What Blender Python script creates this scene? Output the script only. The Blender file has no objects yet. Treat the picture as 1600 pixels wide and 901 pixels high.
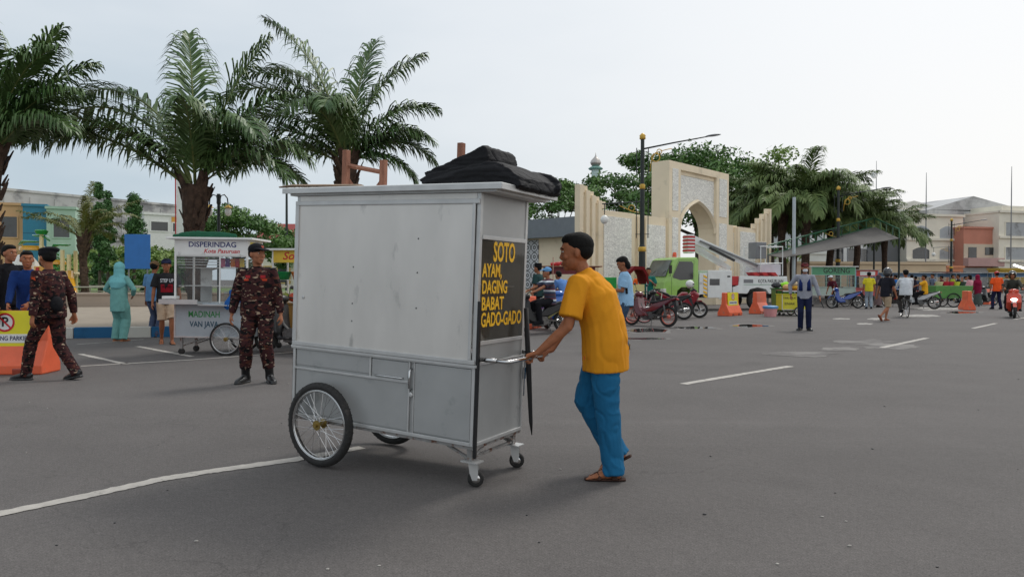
import bpy, bmesh, math, random
from mathutils import Vector as V, Matrix, noise, Euler
random.seed(7)
R = math.radians
sc = bpy.context.scene
col = sc.collection

# ------------------------------------------------------------ camera
F = 1130.0
PITCH, ROLL, CH = math.atan(13.0 / F), R(0.15), 1.3
f_ = V((0, math.cos(PITCH), -math.sin(PITCH))); u0 = V((0, math.sin(PITCH), math.cos(PITCH))); r0 = V((1, 0, 0))
cr_ = r0 * math.cos(ROLL) + u0 * math.sin(ROLL); cu_ = u0 * math.cos(ROLL) - r0 * math.sin(ROLL)
CAM = V((0, 0, CH))
cd = bpy.data.cameras.new('camera'); cam = bpy.data.objects.new('camera', cd); col.objects.link(cam)
cd.sensor_width = 36; cd.lens = F / 1600 * 36; cd.clip_end = 3000; cd.clip_start = 0.05
M4 = Matrix((cr_, cu_, -f_)).transposed().to_4x4(); M4.translation = CAM; cam.matrix_world = M4
sc.camera = cam
def ray(px, py): return f_ + cr_ * ((px - 800) / F) + cu_ * ((450.5 - py) / F)
def G(px, py, z=0.0):                       # where a photo point meets the ground
    d = ray(px, py); t = (z - CH) / d.z; p = CAM + d * t; return V((p.x, p.y, z))
def D(px, py, Y):                           # the same at a given distance
    d = ray(px, py); return CAM + d * (Y / d.y)

# ------------------------------------------------------------ light
w = bpy.data.worlds.new('World'); sc.world = w; w.use_nodes = True
nt = w.node_tree; nt.nodes.clear(); N = nt.nodes.new; L = nt.links.new
SUN_AZ, SUN_EL = R(38), R(52)               # azimuth to the right of the view
out = N('ShaderNodeOutputWorld'); bg = N('ShaderNodeBackground'); L(bg.outputs[0], out.inputs[0])
sky = N('ShaderNodeTexSky'); sky.sky_type = 'NISHITA'; sky.sun_disc = False; sky.sun_elevation = SUN_EL; sky.sun_rotation = SUN_AZ
sky.air_density = 1; sky.dust_density = 4
tc = N('ShaderNodeTexCoord'); sep = N('ShaderNodeSeparateXYZ'); L(tc.outputs['Generated'], sep.inputs[0])
def rng(src, a, b, c, d, smooth=True):
    m = N('ShaderNodeMapRange'); m.interpolation_type = 'SMOOTHSTEP' if smooth else 'LINEAR'
    L(src, m.inputs[0]); m.inputs[1].default_value = a; m.inputs[2].default_value = b; m.inputs[3].default_value = c; m.inputs[4].default_value = d
    return m.outputs[0]
def mixc(fac, a, b):
    m = N('ShaderNodeMix'); m.data_type = 'RGBA'
    if isinstance(fac, float): m.inputs[0].default_value = fac
    else: L(fac, m.inputs[0])
    for i, c in ((6, a), (7, b)):
        if isinstance(c, tuple): m.inputs[i].default_value = (*c, 1)
        else: L(c, m.inputs[i])
    return m.outputs[2]
mp = N('ShaderNodeMapping'); mp.inputs[3].default_value = (1, 1, 3.2); L(tc.outputs['Generated'], mp.inputs[0])
nz = N('ShaderNodeTexNoise'); nz.inputs['Scale'].default_value = 2.3; nz.inputs['Detail'].default_value = 4; nz.inputs['Roughness'].default_value = .5; L(mp.outputs[0], nz.inputs[0])
east = rng(sep.outputs[0], -.55, .6, 0, 1); high = rng(sep.outputs[2], .0, .42, 0, 1); cl = rng(nz.outputs[0], .35, .7, 0, 1)
low = mixc(east, (.43, .54, .62), (.93, .92, .90))
top = mixc(east, (.60, .67, .74), (.90, .92, .94))
c1 = mixc(high, low, top); c2 = mixc(rng(nz.outputs[0], .3, .75, 0, .4), c1, (.88, .90, .92))
# the overcast deck lets a little of the clear sky behind it through
sk = N('ShaderNodeVectorMath'); sk.operation = 'SCALE'; sk.inputs['Scale'].default_value = .08; L(sky.outputs[0], sk.inputs[0])
fin = mixc(.93, sk.outputs[0], c2)
L(fin, bg.inputs[0]); bg.inputs[1].default_value = 1.0
sd = bpy.data.lights.new('sun', 'SUN'); sd.energy = 1.25; sd.angle = R(14); sd.color = (1, .965, .91)
so = bpy.data.objects.new('sun', sd); col.objects.link(so)
sv = V((math.sin(SUN_AZ) * math.cos(SUN_EL), math.cos(SUN_AZ) * math.cos(SUN_EL), math.sin(SUN_EL)))
so.rotation_euler = sv.to_track_quat('Z', 'Y').to_euler()
sc.view_settings.view_transform = 'Standard'; sc.view_settings.look = 'None'; sc.view_settings.gamma = 1
sc.view_settings.exposure = 0.12; sc.view_settings.use_curve_mapping = False

# ------------------------------------------------------------ materials
MATS = {}
def lin(r, g, b):
    f = lambda c: (c / 255 / 12.92) if c <= 10 else ((c / 255 + .055) / 1.055) ** 2.4
    return (f(r), f(g), f(b))
def mat(name, c, rough=.6, metal=0, var=.12, vs=6.0, bump=0.0, bs=40.0, c2=None, spots=None, emit=0, alpha=1.0, spec=.5, aniso=(1, 1, 1), coat=0, wear=None):
    """Principled surface whose colour and roughness wander with object-space noise; wear=(colour, threshold, scale) adds dirt or rust patches"""
    if name in MATS: return MATS[name]
    m = bpy.data.materials.new(name); m.use_nodes = True; t = m.node_tree; n = t.nodes; l = t.links
    b = n['Principled BSDF']; b.inputs['Roughness'].default_value = rough; b.inputs['Metallic'].default_value = metal
    b.inputs['Specular IOR Level'].default_value = spec; b.inputs['Coat Weight'].default_value = coat
    tcx = n.new('ShaderNodeTexCoord'); mpx = n.new('ShaderNodeMapping'); mpx.inputs[3].default_value = aniso; l.new(tcx.outputs['Object'], mpx.inputs[0])
    nx = n.new('ShaderNodeTexNoise'); nx.inputs['Scale'].default_value = vs; nx.inputs['Detail'].default_value = 5; l.new(mpx.outputs[0], nx.inputs[0])
    rp = n.new('ShaderNodeMapRange'); rp.inputs[1].default_value = .3; rp.inputs[2].default_value = .7; l.new(nx.outputs[0], rp.inputs[0])
    mx = n.new('ShaderNodeMix'); mx.data_type = 'RGBA'; l.new(rp.outputs[0], mx.inputs[0])
    d = tuple(x * (1 - var) for x in c); e = tuple(min(1, x * (1 + var)) for x in c) if c2 is None else c2
    mx.inputs[6].default_value = (*d, 1); mx.inputs[7].default_value = (*e, 1)
    o = mx.outputs[2]
    if wear:
        n2 = n.new('ShaderNodeTexNoise'); n2.inputs['Scale'].default_value = wear[2]; n2.inputs['Detail'].default_value = 8; n2.inputs['Roughness'].default_value = .65; l.new(mpx.outputs[0], n2.inputs[0])
        r2 = n.new('ShaderNodeMapRange'); r2.inputs[1].default_value = wear[1]; r2.inputs[2].default_value = wear[1] + .1; l.new(n2.outputs[0], r2.inputs[0])
        m2 = n.new('ShaderNodeMix'); m2.data_type = 'RGBA'; l.new(r2.outputs[0], m2.inputs[0]); l.new(o, m2.inputs[6]); m2.inputs[7].default_value = (*wear[0], 1); o = m2.outputs[2]
    l.new(o, b.inputs['Base Color'])
    if bump:
        nb = n.new('ShaderNodeTexNoise'); nb.inputs['Scale'].default_value = bs; nb.inputs['Detail'].default_value = 4; l.new(mpx.outputs[0], nb.inputs[0])
        bp = n.new('ShaderNodeBump'); bp.inputs['Strength'].default_value = bump; bp.inputs['Distance'].default_value = .02; l.new(nb.outputs[0], bp.inputs['Height']); l.new(bp.outputs[0], b.inputs['Normal'])
    if emit: b.inputs['Emission Color'].default_value = (*c, 1); b.inputs['Emission Strength'].default_value = emit
    if alpha < 1: b.inputs['Alpha'].default_value = alpha
    m.diffuse_color = (*c, 1); MATS[name] = m
    return m
def S(*rgb, **k):                            # short way to a fabric or paint of a given sRGB colour
    kind = k.pop('kind', 'cloth')
    d = dict(cloth=dict(rough=.9, var=.12, vs=9, bump=.35, bs=14, spec=.2), paint=dict(rough=.4, var=.06, vs=4, bump=.05), plast=dict(rough=.45, var=.1, vs=5, bump=.1),
             wall=dict(rough=.85, var=.09, vs=.5, bump=.2, bs=9, wear=(tuple(x * .72 for x in lin(*rgb)), .6, .7)), gloss=dict(rough=.16, var=.05, coat=.6), metal=dict(rough=.35, metal=.9, var=.15)) [kind]
    d = dict(d); d.update(k)
    return mat('%s %d %d %d' % ((kind,) + rgb), lin(*rgb), **d)

def tag(o, label=None, cat=None, group=None, kind=None):
    if label: o['label'] = label
    if cat: o['category'] = cat
    if group: o['group'] = group
    if kind: o['kind'] = kind
    return o
def thing(name, label, cat, loc=(0, 0, 0), rz=0.0, group=None, rot=None):
    o = bpy.data.objects.new(name, None); col.objects.link(o); o.location = loc; o.empty_display_size = .2
    o.rotation_euler = rot if rot else (0, 0, rz)
    return tag(o, label, cat, group)
def kids(o): return [c for c in KID.get(o.name, [])]
KID = {}
def link(o, parent):
    col.objects.link(o)
    if parent: o.parent = parent; KID.setdefault(parent.name, []).append(o)
def copy_tree(o, parent=None):
    c = o.copy(); link(c, parent)
    for ch in kids(o): copy_tree(ch, c)
    return c
def clone(o, loc, rz=0, label=None, s=1):
    c = copy_tree(o); c.location = loc; c.rotation_euler = (0, 0, rz); c.scale = (s, s, s)
    if label: c['label'] = label
    return c

class MB:
    """collects boxes, tubes, lathes and prisms and links them as one mesh"""
    def __init__(s): s.v = []; s.f = []; s.m = []; s.mi = 0; s.X = None
    def add(s, vs, fs):
        b = len(s.v)
        s.v += [s.X @ V(p) for p in vs] if s.X else [V(p) for p in vs]
        s.f += [tuple(b + i for i in f) for f in fs]; s.m += [s.mi] * len(fs); return s
    def box(s, x0, x1, y0, y1, z0, z1, tx=0, ty=0):
        a = [(x0, y0, z0), (x1, y0, z0), (x1, y1, z0), (x0, y1, z0), (x0 + tx, y0 + ty, z1), (x1 - tx, y0 + ty, z1), (x1 - tx, y1 - ty, z1), (x0 + tx, y1 - ty, z1)]
        return s.add(a, [(0, 3, 2, 1), (4, 5, 6, 7), (0, 1, 5, 4), (1, 2, 6, 5), (2, 3, 7, 6), (3, 0, 4, 7)])
    def cube(s, c, d): return s.box(c[0] - d[0] / 2, c[0] + d[0] / 2, c[1] - d[1] / 2, c[1] + d[1] / 2, c[2] - d[2] / 2, c[2] + d[2] / 2)
    def tube(s, pts, rad, n=8, side=None, cap=True, closed=False):
        pts = [V(p) for p in pts]; k = len(pts)
        if not isinstance(rad, (list, tuple)): rad = [rad] * k
        vs = []; ref = V(side) if side else None
        for i, p in enumerate(pts):
            if closed: t = pts[(i + 1) % k] - pts[i - 1]
            else: t = pts[min(i + 1, k - 1)] - pts[max(i - 1, 0)]
            if t.length < 1e-9: t = V((0, 0, 1))
            t.normalize()
            if ref is None: ref = V((0, 0, 1)) if abs(t.z) < .9 else V((1, 0, 0))
            a = ref - t * ref.dot(t)
            if a.length < 1e-5: a = t.orthogonal()
            a.normalize(); b = t.cross(a)
            if side is None: ref = a
            ra, rb = rad[i] if isinstance(rad[i], (tuple, list)) else (rad[i], rad[i])
            vs += [p + a * (ra * math.cos(2 * math.pi * j / n)) + b * (rb * math.sin(2 * math.pi * j / n)) for j in range(n)]
        fs = []
        for i in range(k if closed else k - 1):
            i2 = (i + 1) % k
            for j in range(n): fs.append((i * n + j, i * n + (j + 1) % n, i2 * n + (j + 1) % n, i2 * n + j))
        if cap and not closed: fs += [tuple(range(n - 1, -1, -1)), tuple((k - 1) * n + j for j in range(n))]
        return s.add(vs, fs)
    def ring(s, c, r, rt, axis='y', n=28, m=8, rw=None):
        pts = []
        for i in range(n):
            a = 2 * math.pi * i / n; ca, sa = r * math.cos(a), r * math.sin(a)
            pts.append(V(c) + (V((ca, 0, sa)) if axis == 'y' else V((ca, sa, 0)) if axis == 'z' else V((0, ca, sa))))
        side = {'y': (0, 1, 0), 'z': (0, 0, 1), 'x': (1, 0, 0)}[axis]
        return s.tube(pts, [(rw or rt, rt)] * n, m, side=side, closed=True)
    def ell(s, c, r, n=12, m=8, rot=None):
        vs = []; c = V(c)
        for i in range(1, m):
            a = math.pi * i / m
            for j in range(n):
                b = 2 * math.pi * j / n; p = V((r[0] * math.sin(a) * math.cos(b), r[1] * math.sin(a) * math.sin(b), r[2] * math.cos(a)))
                vs.append(c + (rot @ p if rot else p))
        tp = V((0, 0, r[2])); vs += [c + (rot @ tp if rot else tp), c - (rot @ tp if rot else tp)]
        T = len(vs) - 2; fs = [(T, j, (j + 1) % n) for j in range(n)] + [(T + 1, (m - 2) * n + (j + 1) % n, (m - 2) * n + j) for j in range(n)]
        for i in range(m - 2):
            for j in range(n): fs.append((i * n + j, (i + 1) * n + j, (i + 1) * n + (j + 1) % n, i * n + (j + 1) % n))
        return s.add(vs, fs)
    def lathe(s, prof, c=(0, 0, 0), n=16):
        vs = []; c = V(c)
        for r, z in prof: vs += [c + V((r * math.cos(2 * math.pi * j / n), r * math.sin(2 * math.pi * j / n), z)) for j in range(n)]
        fs = [(i * n + j, i * n + (j + 1) % n, (i + 1) * n + (j + 1) % n, (i + 1) * n + j) for i in range(len(prof) - 1) for j in range(n)]
        fs += [tuple(range(n - 1, -1, -1)), tuple((len(prof) - 1) * n + j for j in range(n))]
        return s.add(vs, fs)
    def prism(s, poly, a, b, axis='y', inset=0):
        """polygon in the two other axes, from a to b along axis; inset shrinks both end faces (soft edges)"""
        n = len(poly); cx = sum(p[0] for p in poly) / n; cy = sum(p[1] for p in poly) / n
        def q(p, t, k):
            x, y = cx + (p[0] - cx) * k, cy + (p[1] - cy) * k
            return (x, t, y) if axis == 'y' else (t, x, y) if axis == 'x' else (x, y, t)
        if inset:
            e = (b - a) * .22; lv = [(a, 1 - inset), (a + e, 1), (b - e, 1), (b, 1 - inset)]
        else: lv = [(a, 1), (b, 1)]
        vs = [q(p, t, k) for t, k in lv for p in poly]
        fs = [tuple(range(n)), tuple((len(lv) - 1) * n + i for i in range(n - 1, -1, -1))]
        for r in range(len(lv) - 1):
            for i in range(n): fs.append((r * n + i, (r + 1) * n + i, (r + 1) * n + (i + 1) % n, r * n + (i + 1) % n))
        return s.add(vs, fs)
    def mesh(s, name, mats=None, smooth=False, fix=True):
        me = bpy.data.meshes.new(name); me.from_pydata([tuple(p) for p in s.v], [], s.f)
        for m in (mats or []): me.materials.append(m)
        if mats and len(mats) > 1: me.polygons.foreach_set('material_index', s.m)
        if fix:
            b = bmesh.new(); b.from_mesh(me); bmesh.ops.recalc_face_normals(b, faces=b.faces); b.to_mesh(me); b.free()
        if smooth: me.polygons.foreach_set('use_smooth', [True] * len(me.polygons))
        me.update(); return me
    def build(s, name, m, parent=None, smooth=False, bevel=0, label=None, fix=True):
        ms = list(m) if isinstance(m, (list, tuple)) else [m]
        o = bpy.data.objects.new(name, s.mesh(name, ms, smooth, fix)); link(o, parent)
        if bevel:
            b = o.modifiers.new('b', 'BEVEL'); b.width = bevel; b.segments = 2; b.limit_method = 'ANGLE'; b.angle_limit = R(40)
        if label: o['label'] = label
        return o
def box(name, m, parent, *a, bevel=0, label=None, **k): return MB().box(*a, **k).build(name, m, parent, bevel=bevel, label=label)

_cur = bpy.data.objects.new('scratch', bpy.data.meshes.new('scratch'))
def remesh(mb, voxel, sm=3, fold=0.0, fs=7.0, seed=0, fdir=(1, 1, .45), mats=None):
    """fuse overlapping closed shapes into one continuous skin, relax it and press cloth folds into it"""
    me = mb.mesh('tmp'); o = bpy.data.objects.new('tmp', me); col.objects.link(o)
    r = o.modifiers.new('r', 'REMESH'); r.mode = 'VOXEL'; r.voxel_size = voxel; r.use_smooth_shade = True
    s = o.modifiers.new('s', 'SMOOTH'); s.factor = .5; s.iterations = sm
    dg = bpy.context.evaluated_depsgraph_get(); nm = bpy.data.meshes.new_from_object(o.evaluated_get(dg))
    bpy.data.objects.remove(o); bpy.data.meshes.remove(me)
    if fold:
        off = V((seed * 3.7, seed * 1.3, seed))
        co = [v.co.copy() for v in nm.vertices]; no = [v.normal.copy() for v in nm.vertices]; out_ = []
        for p, nn_ in zip(co, no):
            q = V((p.x * fdir[0], p.y * fdir[1], p.z * fdir[2])) * fs + off
            a = noise.noise(q * .7) * .9 - max(0, 1 - abs(noise.noise(q) + .35 * noise.noise(q * 2.1)) * 5.5) ** 1.5 * .8 + max(0, 1 - abs(noise.noise(q * 1.3 + V((9, 2, 5)))) * 6) * .5
            p = p + nn_ * (a * fold); out_ += [p.x, p.y, p.z]
        nm.vertices.foreach_set('co', out_)
    nm.materials.clear()
    for m in (mats or []): nm.materials.append(m)
    nm.polygons.foreach_set('use_smooth', [True] * len(nm.polygons)); nm.update()
    return nm
def part(name, me, parent, label=None):
    me.name = name; o = bpy.data.objects.new(name, me); link(o, parent)
    if label: o['label'] = label
    return o
def text(s, m, parent, size, loc, rot, name='lettering', bold=0.0, shear=0, sx=1.0, align='CENTER', depth=.001, label=None, spacing=1.0, fit=None):
    c = bpy.data.curves.new('t', 'FONT'); c.body = s; c.size = size; c.align_x = align; c.align_y = 'CENTER'; c.offset = bold * size; c.shear = shear; c.extrude = depth; c.resolution_u = 3; c.space_character = spacing
    c.space_line = .95
    o = bpy.data.objects.new('t', c); col.objects.link(o); dg = bpy.context.evaluated_depsgraph_get(); me = bpy.data.meshes.new_from_object(o.evaluated_get(dg))
    bpy.data.objects.remove(o); bpy.data.curves.remove(c)
    if fit:
        xs_ = [v.co.x for v in me.vertices]; sx = fit / max(.001, max(xs_) - min(xs_))
    me.materials.clear(); me.materials.append(m)
    t = part(name, me, parent, label); t.location = loc; t.rotation_euler = rot; t.scale = (sx, 1, 1)
    return t
FR = (R(90), 0, 0)                           # writing on a face that looks along -Y
ER = (R(90), 0, R(90))                       # writing on a face that looks along +X
# ============================================================ people
SKIN = {'mid': S(158, 104, 76, kind='cloth', rough=.6, bump=.15, bs=90, spec=.3, var=.14, vs=22), 'dark': S(154, 98, 68, kind='cloth', rough=.6, bump=.15, bs=90, spec=.3, var=.14, vs=22)}
HAIR = mat('hair black', (.005, .0045, .004), rough=.75, var=.4, vs=60, bump=.3, bs=160, spec=.2)
EYEW = mat('eye white', (.55, .52, .48), rough=.3, var=.03); EYEB = mat('eye iris', (.01, .007, .005), rough=.2, var=.1); LIP = mat('lip', (.2, .07, .055), rough=.5, var=.05)
def camo():
    m = bpy.data.materials.new('camouflage'); m.use_nodes = True; t = m.node_tree; n = t.nodes; l = t.links; b = n['Principled BSDF']; b.inputs['Roughness'].default_value = .9; b.inputs['Specular IOR Level'].default_value = .2
    tcx = n.new('ShaderNodeTexCoord'); prev = None; last = None
    base = (.045, .015, .016)
    for i, (c, thr, scl, st) in enumerate((((.006, .005, .006), .53, 12, (1, 1, 1.8)), ((.085, .028, .018), .61, 14, (1, 1, 2.1)), ((.36, .27, .19), .635, 15, (1, 1, 2.3)))):
        mpx = n.new('ShaderNodeMapping'); mpx.inputs[1].default_value = (i * 3.1, i * 1.7, i * 9.2); mpx.inputs[2].default_value = (.35 + .1 * i, .3, .2); mpx.inputs[3].default_value = st; l.new(tcx.outputs['Object'], mpx.inputs[0])
        nx = n.new('ShaderNodeTexNoise'); nx.inputs['Scale'].default_value = scl; nx.inputs['Detail'].default_value = 2.5; nx.inputs['Distortion'].default_value = .6; l.new(mpx.outputs[0], nx.inputs[0])
        r2 = n.new('ShaderNodeMapRange'); r2.inputs[1].default_value = thr; r2.inputs[2].default_value = thr + .015; l.new(nx.outputs[0], r2.inputs[0])
        mx = n.new('ShaderNodeMix'); mx.data_type = 'RGBA'; l.new(r2.outputs[0], mx.inputs[0]); mx.inputs[7].default_value = (*c, 1)
        if last: l.new(last, mx.inputs[6])
        else: mx.inputs[6].default_value = (*base, 1)
        last = mx.outputs[2]
    l.new(last, b.inputs['Base Color']); return m
CAMO = camo()
def stripes(name, cols, scale):
    m = bpy.data.materials.new(name); m.use_nodes = True; t = m.node_tree; n = t.nodes; l = t.links; b = n['Principled BSDF']; b.inputs['Roughness'].default_value = .9
    tcx = n.new('ShaderNodeTexCoord'); sp = n.new('ShaderNodeSeparateXYZ'); l.new(tcx.outputs['Object'], sp.inputs[0])
    ml = n.new('ShaderNodeMath'); ml.operation = 'MULTIPLY'; ml.inputs[1].default_value = scale; l.new(sp.outputs[2], ml.inputs[0]); fr = n.new('ShaderNodeMath'); fr.operation = 'FRACT'; l.new(ml.outputs[0], fr.inputs[0])
    cr = n.new('ShaderNodeValToRGB'); cr.color_ramp.interpolation = 'CONSTANT'; l.new(fr.outputs[0], cr.inputs[0])
    while len(cr.color_ramp.elements) < len(cols): cr.color_ramp.elements.new(.5)
    for e, (p, c) in zip(cr.color_ramp.elements, cols): e.position = p; e.color = (*lin(*c), 1)
    l.new(cr.outputs[0], b.inputs['Base Color']); return m

def ik(a, b, l1, l2, hint):
    d = b - a; ln = d.length; mx = (l1 + l2) * .999
    if ln > mx: b = a + d * (mx / ln); d = b - a; ln = d.length
    u = d.normalized(); x = (l1 * l1 - l2 * l2 + ln * ln) / (2 * ln); h = math.sqrt(max(l1 * l1 - x * x, 0))
    k = V(hint) - u * V(hint).dot(u); k.normalize()
    return a + u * x + k * h, b
def lerp(a, b, t): return a + (b - a) * t

def hand(mb, wrist, fwd, palm, s, side, curl, rr=1.0, spread=1.0):
    """palm, four unequal bent fingers and a thumb off the side of the palm"""
    f = fwd.normalized(); n = (palm - f * palm.dot(f)).normalized(); l = n.cross(f) * side      # l points to the thumb
    w = wrist
    mb.tube([w - f * .01 * s, w + f * .035 * s, w + f * .085 * s], [(.026 * s, .019 * s), (.036 * s, .017 * s), (.039 * s, .014 * s)], 10, side=l)
    for i, (off, ln) in enumerate(((.029, .074), (.0105, .083), (-.0095, .077), (-.029, .060))):
        p = w + f * (.083 - abs(i - 1.2) * .004) * s + l * off * s; ang = spread * (1.3 - i) * .06; pts = [p - f * .02 * s, p]
        a = 0; d0 = f * math.cos(ang) + l * math.sin(ang)
        for q, (frac, k) in enumerate(((.46, .9), (.30, 1.1), (.24, .8))):
            a += curl * k; dd = d0 * math.cos(a) + n * math.sin(a); p = p + dd * ln * frac * s; pts.append(p)
        mb.tube(pts, [.0098 * s * rr, .0098 * s * rr, .009 * s * rr, .0082 * s * rr, .0064 * s * rr], 7)
    p = w + f * .022 * s + l * .026 * s; tc_ = min(curl, 1.0); d1 = (f * .75 + l * (.62 - .3 * tc_) + n * (.25 + .3 * tc_)).normalized(); d2 = (f * (.85 - .5 * tc_) + l * (.25 - .4 * tc_) + n * (.25 + .75 * tc_)).normalized()
    mb.tube([p - d1 * .01 * s, p + d1 * .03 * s, p + d1 * .052 * s, p + d1 * .052 * s + d2 * .032 * s], [.014 * s, .0125 * s * rr, .0105 * s * rr, .0078 * s * rr], 7)

def person(label, loc, rz, H=1.68, lean=2, twist=0, hyaw=0, hpitch=0, pelvis=None, fl=(.02, .10, .0), fr=(.0, -.10, .0), hl=None, hr=None, curl=.3, palmL=None, palmR=None,
           skin='mid', top=None, topk='tee', bot=None, botk='trousers', shoe=None, shoek='shoe', hat=None, hatm=None, hairk='short', vox=.012, fem=False, fat=1.0, group=None, toeL=0, toeR=0, heelL=0, heelR=0,
           elbow=None, kneeL=(1, 0, .1), kneeR=(1, 0, .1), mask=None, curve=0, hs=1.10, loose=1.0, hemx=None, legw=1.0, ffs=8, neck=0, prot=0, arm=1.0, fold=.004, cat='person', ftl=None, face=True):
    s = H / 1.7; t = thing('person', label, cat, loc, rz, group); sk = SKIN[skin]
    pv = V(pelvis) * s if pelvis else V((0, 0, .92 * s)); la = R(lean); c2 = R(lean + curve)
    up1 = V((math.sin(la), 0, math.cos(la))); up2 = V((math.sin(c2), 0, math.cos(c2)))
    waist = pv + up1 * .15 * s; chest = waist + (up1 + up2).normalized() * .19 * s; sh = chest + up2 * .15 * s; nb = sh + up2 * .045 * s
    tw = Matrix.Rotation(R(twist), 3, 'Z'); lat = tw @ V((0, 1, 0)); fwd = lat.cross(V((0, 0, 1))) ; fwd = (fwd - up2 * fwd.dot(up2)).normalized()
    wsh = (.165 if fem else .185) * s
    SL = sh + lat * wsh - up2 * .022 * s + fwd * prot; SR = sh - lat * wsh - up2 * .022 * s + fwd * prot
    HL = pv + V((0, .088 * s, -.02 * s)); HR = pv + V((0, -.088 * s, -.02 * s))
    FL = V(fl) * s + V((0, 0, .08 * s)); FR_ = V(fr) * s + V((0, 0, .08 * s))
    KL, FL = ik(HL, FL, .42 * s, .43 * s, kneeL); KR, FR_ = ik(HR, FR_, .42 * s, .43 * s, kneeR)
    hl = V(hl) * s if hl else V((.06, .27, .80)) * s + V((math.sin(la) * .3, 0, 0)); hr = V(hr) * s if hr else V((.06, -.27, .80)) * s + V((math.sin(la) * .3, 0, 0))
    eh = elbow or (-.7, .5, -.5)
    EL, WL = ik(SL, hl, .285 * s * arm, .255 * s * arm, (eh[0], eh[1], eh[2])); ER_, WR = ik(SR, hr, .285 * s * arm, .255 * s * arm, (eh[0], -eh[1], eh[2]))
    hd = nb + up2 * .045 * s + V((math.sin(R(lean + curve)) * .05 + .018, 0, .113 + neck)) * s
    Hm = (Matrix.Rotation(R(hyaw), 3, 'Z') @ Matrix.Rotation(R(hpitch), 3, 'Y'))
    s0 = s; hx = lambda x, y, z: hd + Hm @ (V((x, y, z)) * s0 * hs)
    b = MB()
    # trunk
    b.tube([pv - V((0, 0, .07 * s)), pv, waist, chest, sh - up2 * .02 * s, sh + up2 * .03 * s], [(.13 * s, .085 * s), (.15 * s, .1 * s), (.13 * s * fat, .1 * s * fat), (.15 * s, .11 * s * fat), (.14 * s, .09 * s), (.07 * s, .06 * s)], 16, side=(0, 1, 0) if not twist else lat)
    b.tube([sh - up2 * .03 * s, nb, hx(-.015, 0, -.06)], [.062 * s, .052 * s, .05 * s], 12)
    for (Sx, E, W_, hnd, pal, sd) in ((SL, EL, WL, hl, palmL, 1), (SR, ER_, WR, hr, palmR, -1)):
        inn = sh + (Sx - sh) * .5 - up2 * .01 * s
        b.tube([inn, Sx, lerp(Sx, E, .3), E, lerp(E, W_, .3), lerp(E, W_, .75), W_], [.05 * s, .052 * s, .046 * s, .036 * s, .039 * s, .029 * s, (.027 * s, .021 * s)], 12)
        b.ell(E, (.037 * s,) * 3)
        d = (W_ - E).normalized(); hand(b, W_, d if pal is None or len(pal) < 2 else V(pal[1]), V(pal[0]) if pal else V((-.15, -sd, -.1)), s, sd, curl, rr=1.0 if vox < .008 else 1.15)
    foots = []
    for (Hp, K, A, toe, heel, sd) in ((HL, KL, FL, toeL, heelL, 1), (HR, KR, FR_, toeR, heelR, -1)):
        b.tube([Hp + V((0, 0, .03 * s)), lerp(Hp, K, .3), K, lerp(K, A, .3), lerp(K, A, .8), A], [.085 * s, .076 * s, .05 * s, .055 * s, .035 * s, .034 * s], 12)
        fd = Matrix.Rotation(R(toe + 6 * sd), 3, 'Z') @ Matrix.Rotation(R(heel), 3, 'Y') @ V((1, 0, 0)); fu = Matrix.Rotation(R(toe + 6 * sd), 3, 'Z') @ Matrix.Rotation(R(heel), 3, 'Y') @ V((0, 0, 1)); fs_ = fu.cross(fd)
        q = lambda x, z, y=0: A + fd * x * s + fu * (z - .08) * s + fs_ * y * s
        b.tube([q(-.05, .035), q(0, .05), q(.08, .038), q(.15, .022), q(.17, .018)], [(.028 * s, .03 * s), (.034 * s, .042 * s), (.04 * s, .03 * s), (.045 * s, .016 * s), (.04 * s, .012 * s)], 10, side=fs_)
        for i in range(5): b.tube([q(.155, .016, (.03 - i * .0155) * sd * -1 * -1), q(.195 - i * .008 if sd else 0, .012, (.032 - i * .0165) * sd)], [.009 * s, .008 * s], 6)
        foots.append((q, fs_, fd, fu, sd))
    s = s * hs
    # head
    b.ell(hx(-.008, 0, .025), (.1 * s, .077 * s, .095 * s), 20, 14, rot=Hm); b.ell(hx(.026, 0, -.045), (.064 * s, .06 * s, .066 * s), 14, 10, rot=Hm); b.ell(hx(.066, 0, -.092), (.024 * s, .026 * s, .02 * s), 10, 8, rot=Hm)
    b.ell(hx(.03, 0, .0), (.064 * s, .068 * s, .07 * s), 14, 10, rot=Hm)
    b.tube([hx(.084, 0, .018), hx(.091, 0, -.005), hx(.0975, 0, -.022), hx(.088, 0, -.034)], [.009 * s, .0115 * s, .0155 * s, .012 * s], 8); b.ell(hx(.09, .012, -.028), (.012 * s, .01 * s, .009 * s), 8, 6, rot=Hm); b.ell(hx(.09, -.012, -.028), (.012 * s, .01 * s, .009 * s), 8, 6, rot=Hm)
    b.ell(hx(.086, 0, .034), (.016 * s, .045 * s, .011 * s), 10, 6, rot=Hm)
    b.ell(hx(.088, 0, -.057), (.014 * s, .024 * s, .007 * s), 10, 6, rot=Hm); b.ell(hx(.086, 0, -.069), (.013 * s, .02 * s, .008 * s), 10, 6, rot=Hm)
    for k in (1, -1):
        b.ell(hx(-.008, .078 * k, -.006), (.017 * s, .01 * s, .029 * s), 10, 8, rot=Hm)
        b.ell(hx(.062, .04 * k, -.022), (.022 * s, .022 * s, .02 * s), 10, 6, rot=Hm)
    part('body', remesh(b, vox * s0, 2, mats=[sk]), t)
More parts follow.
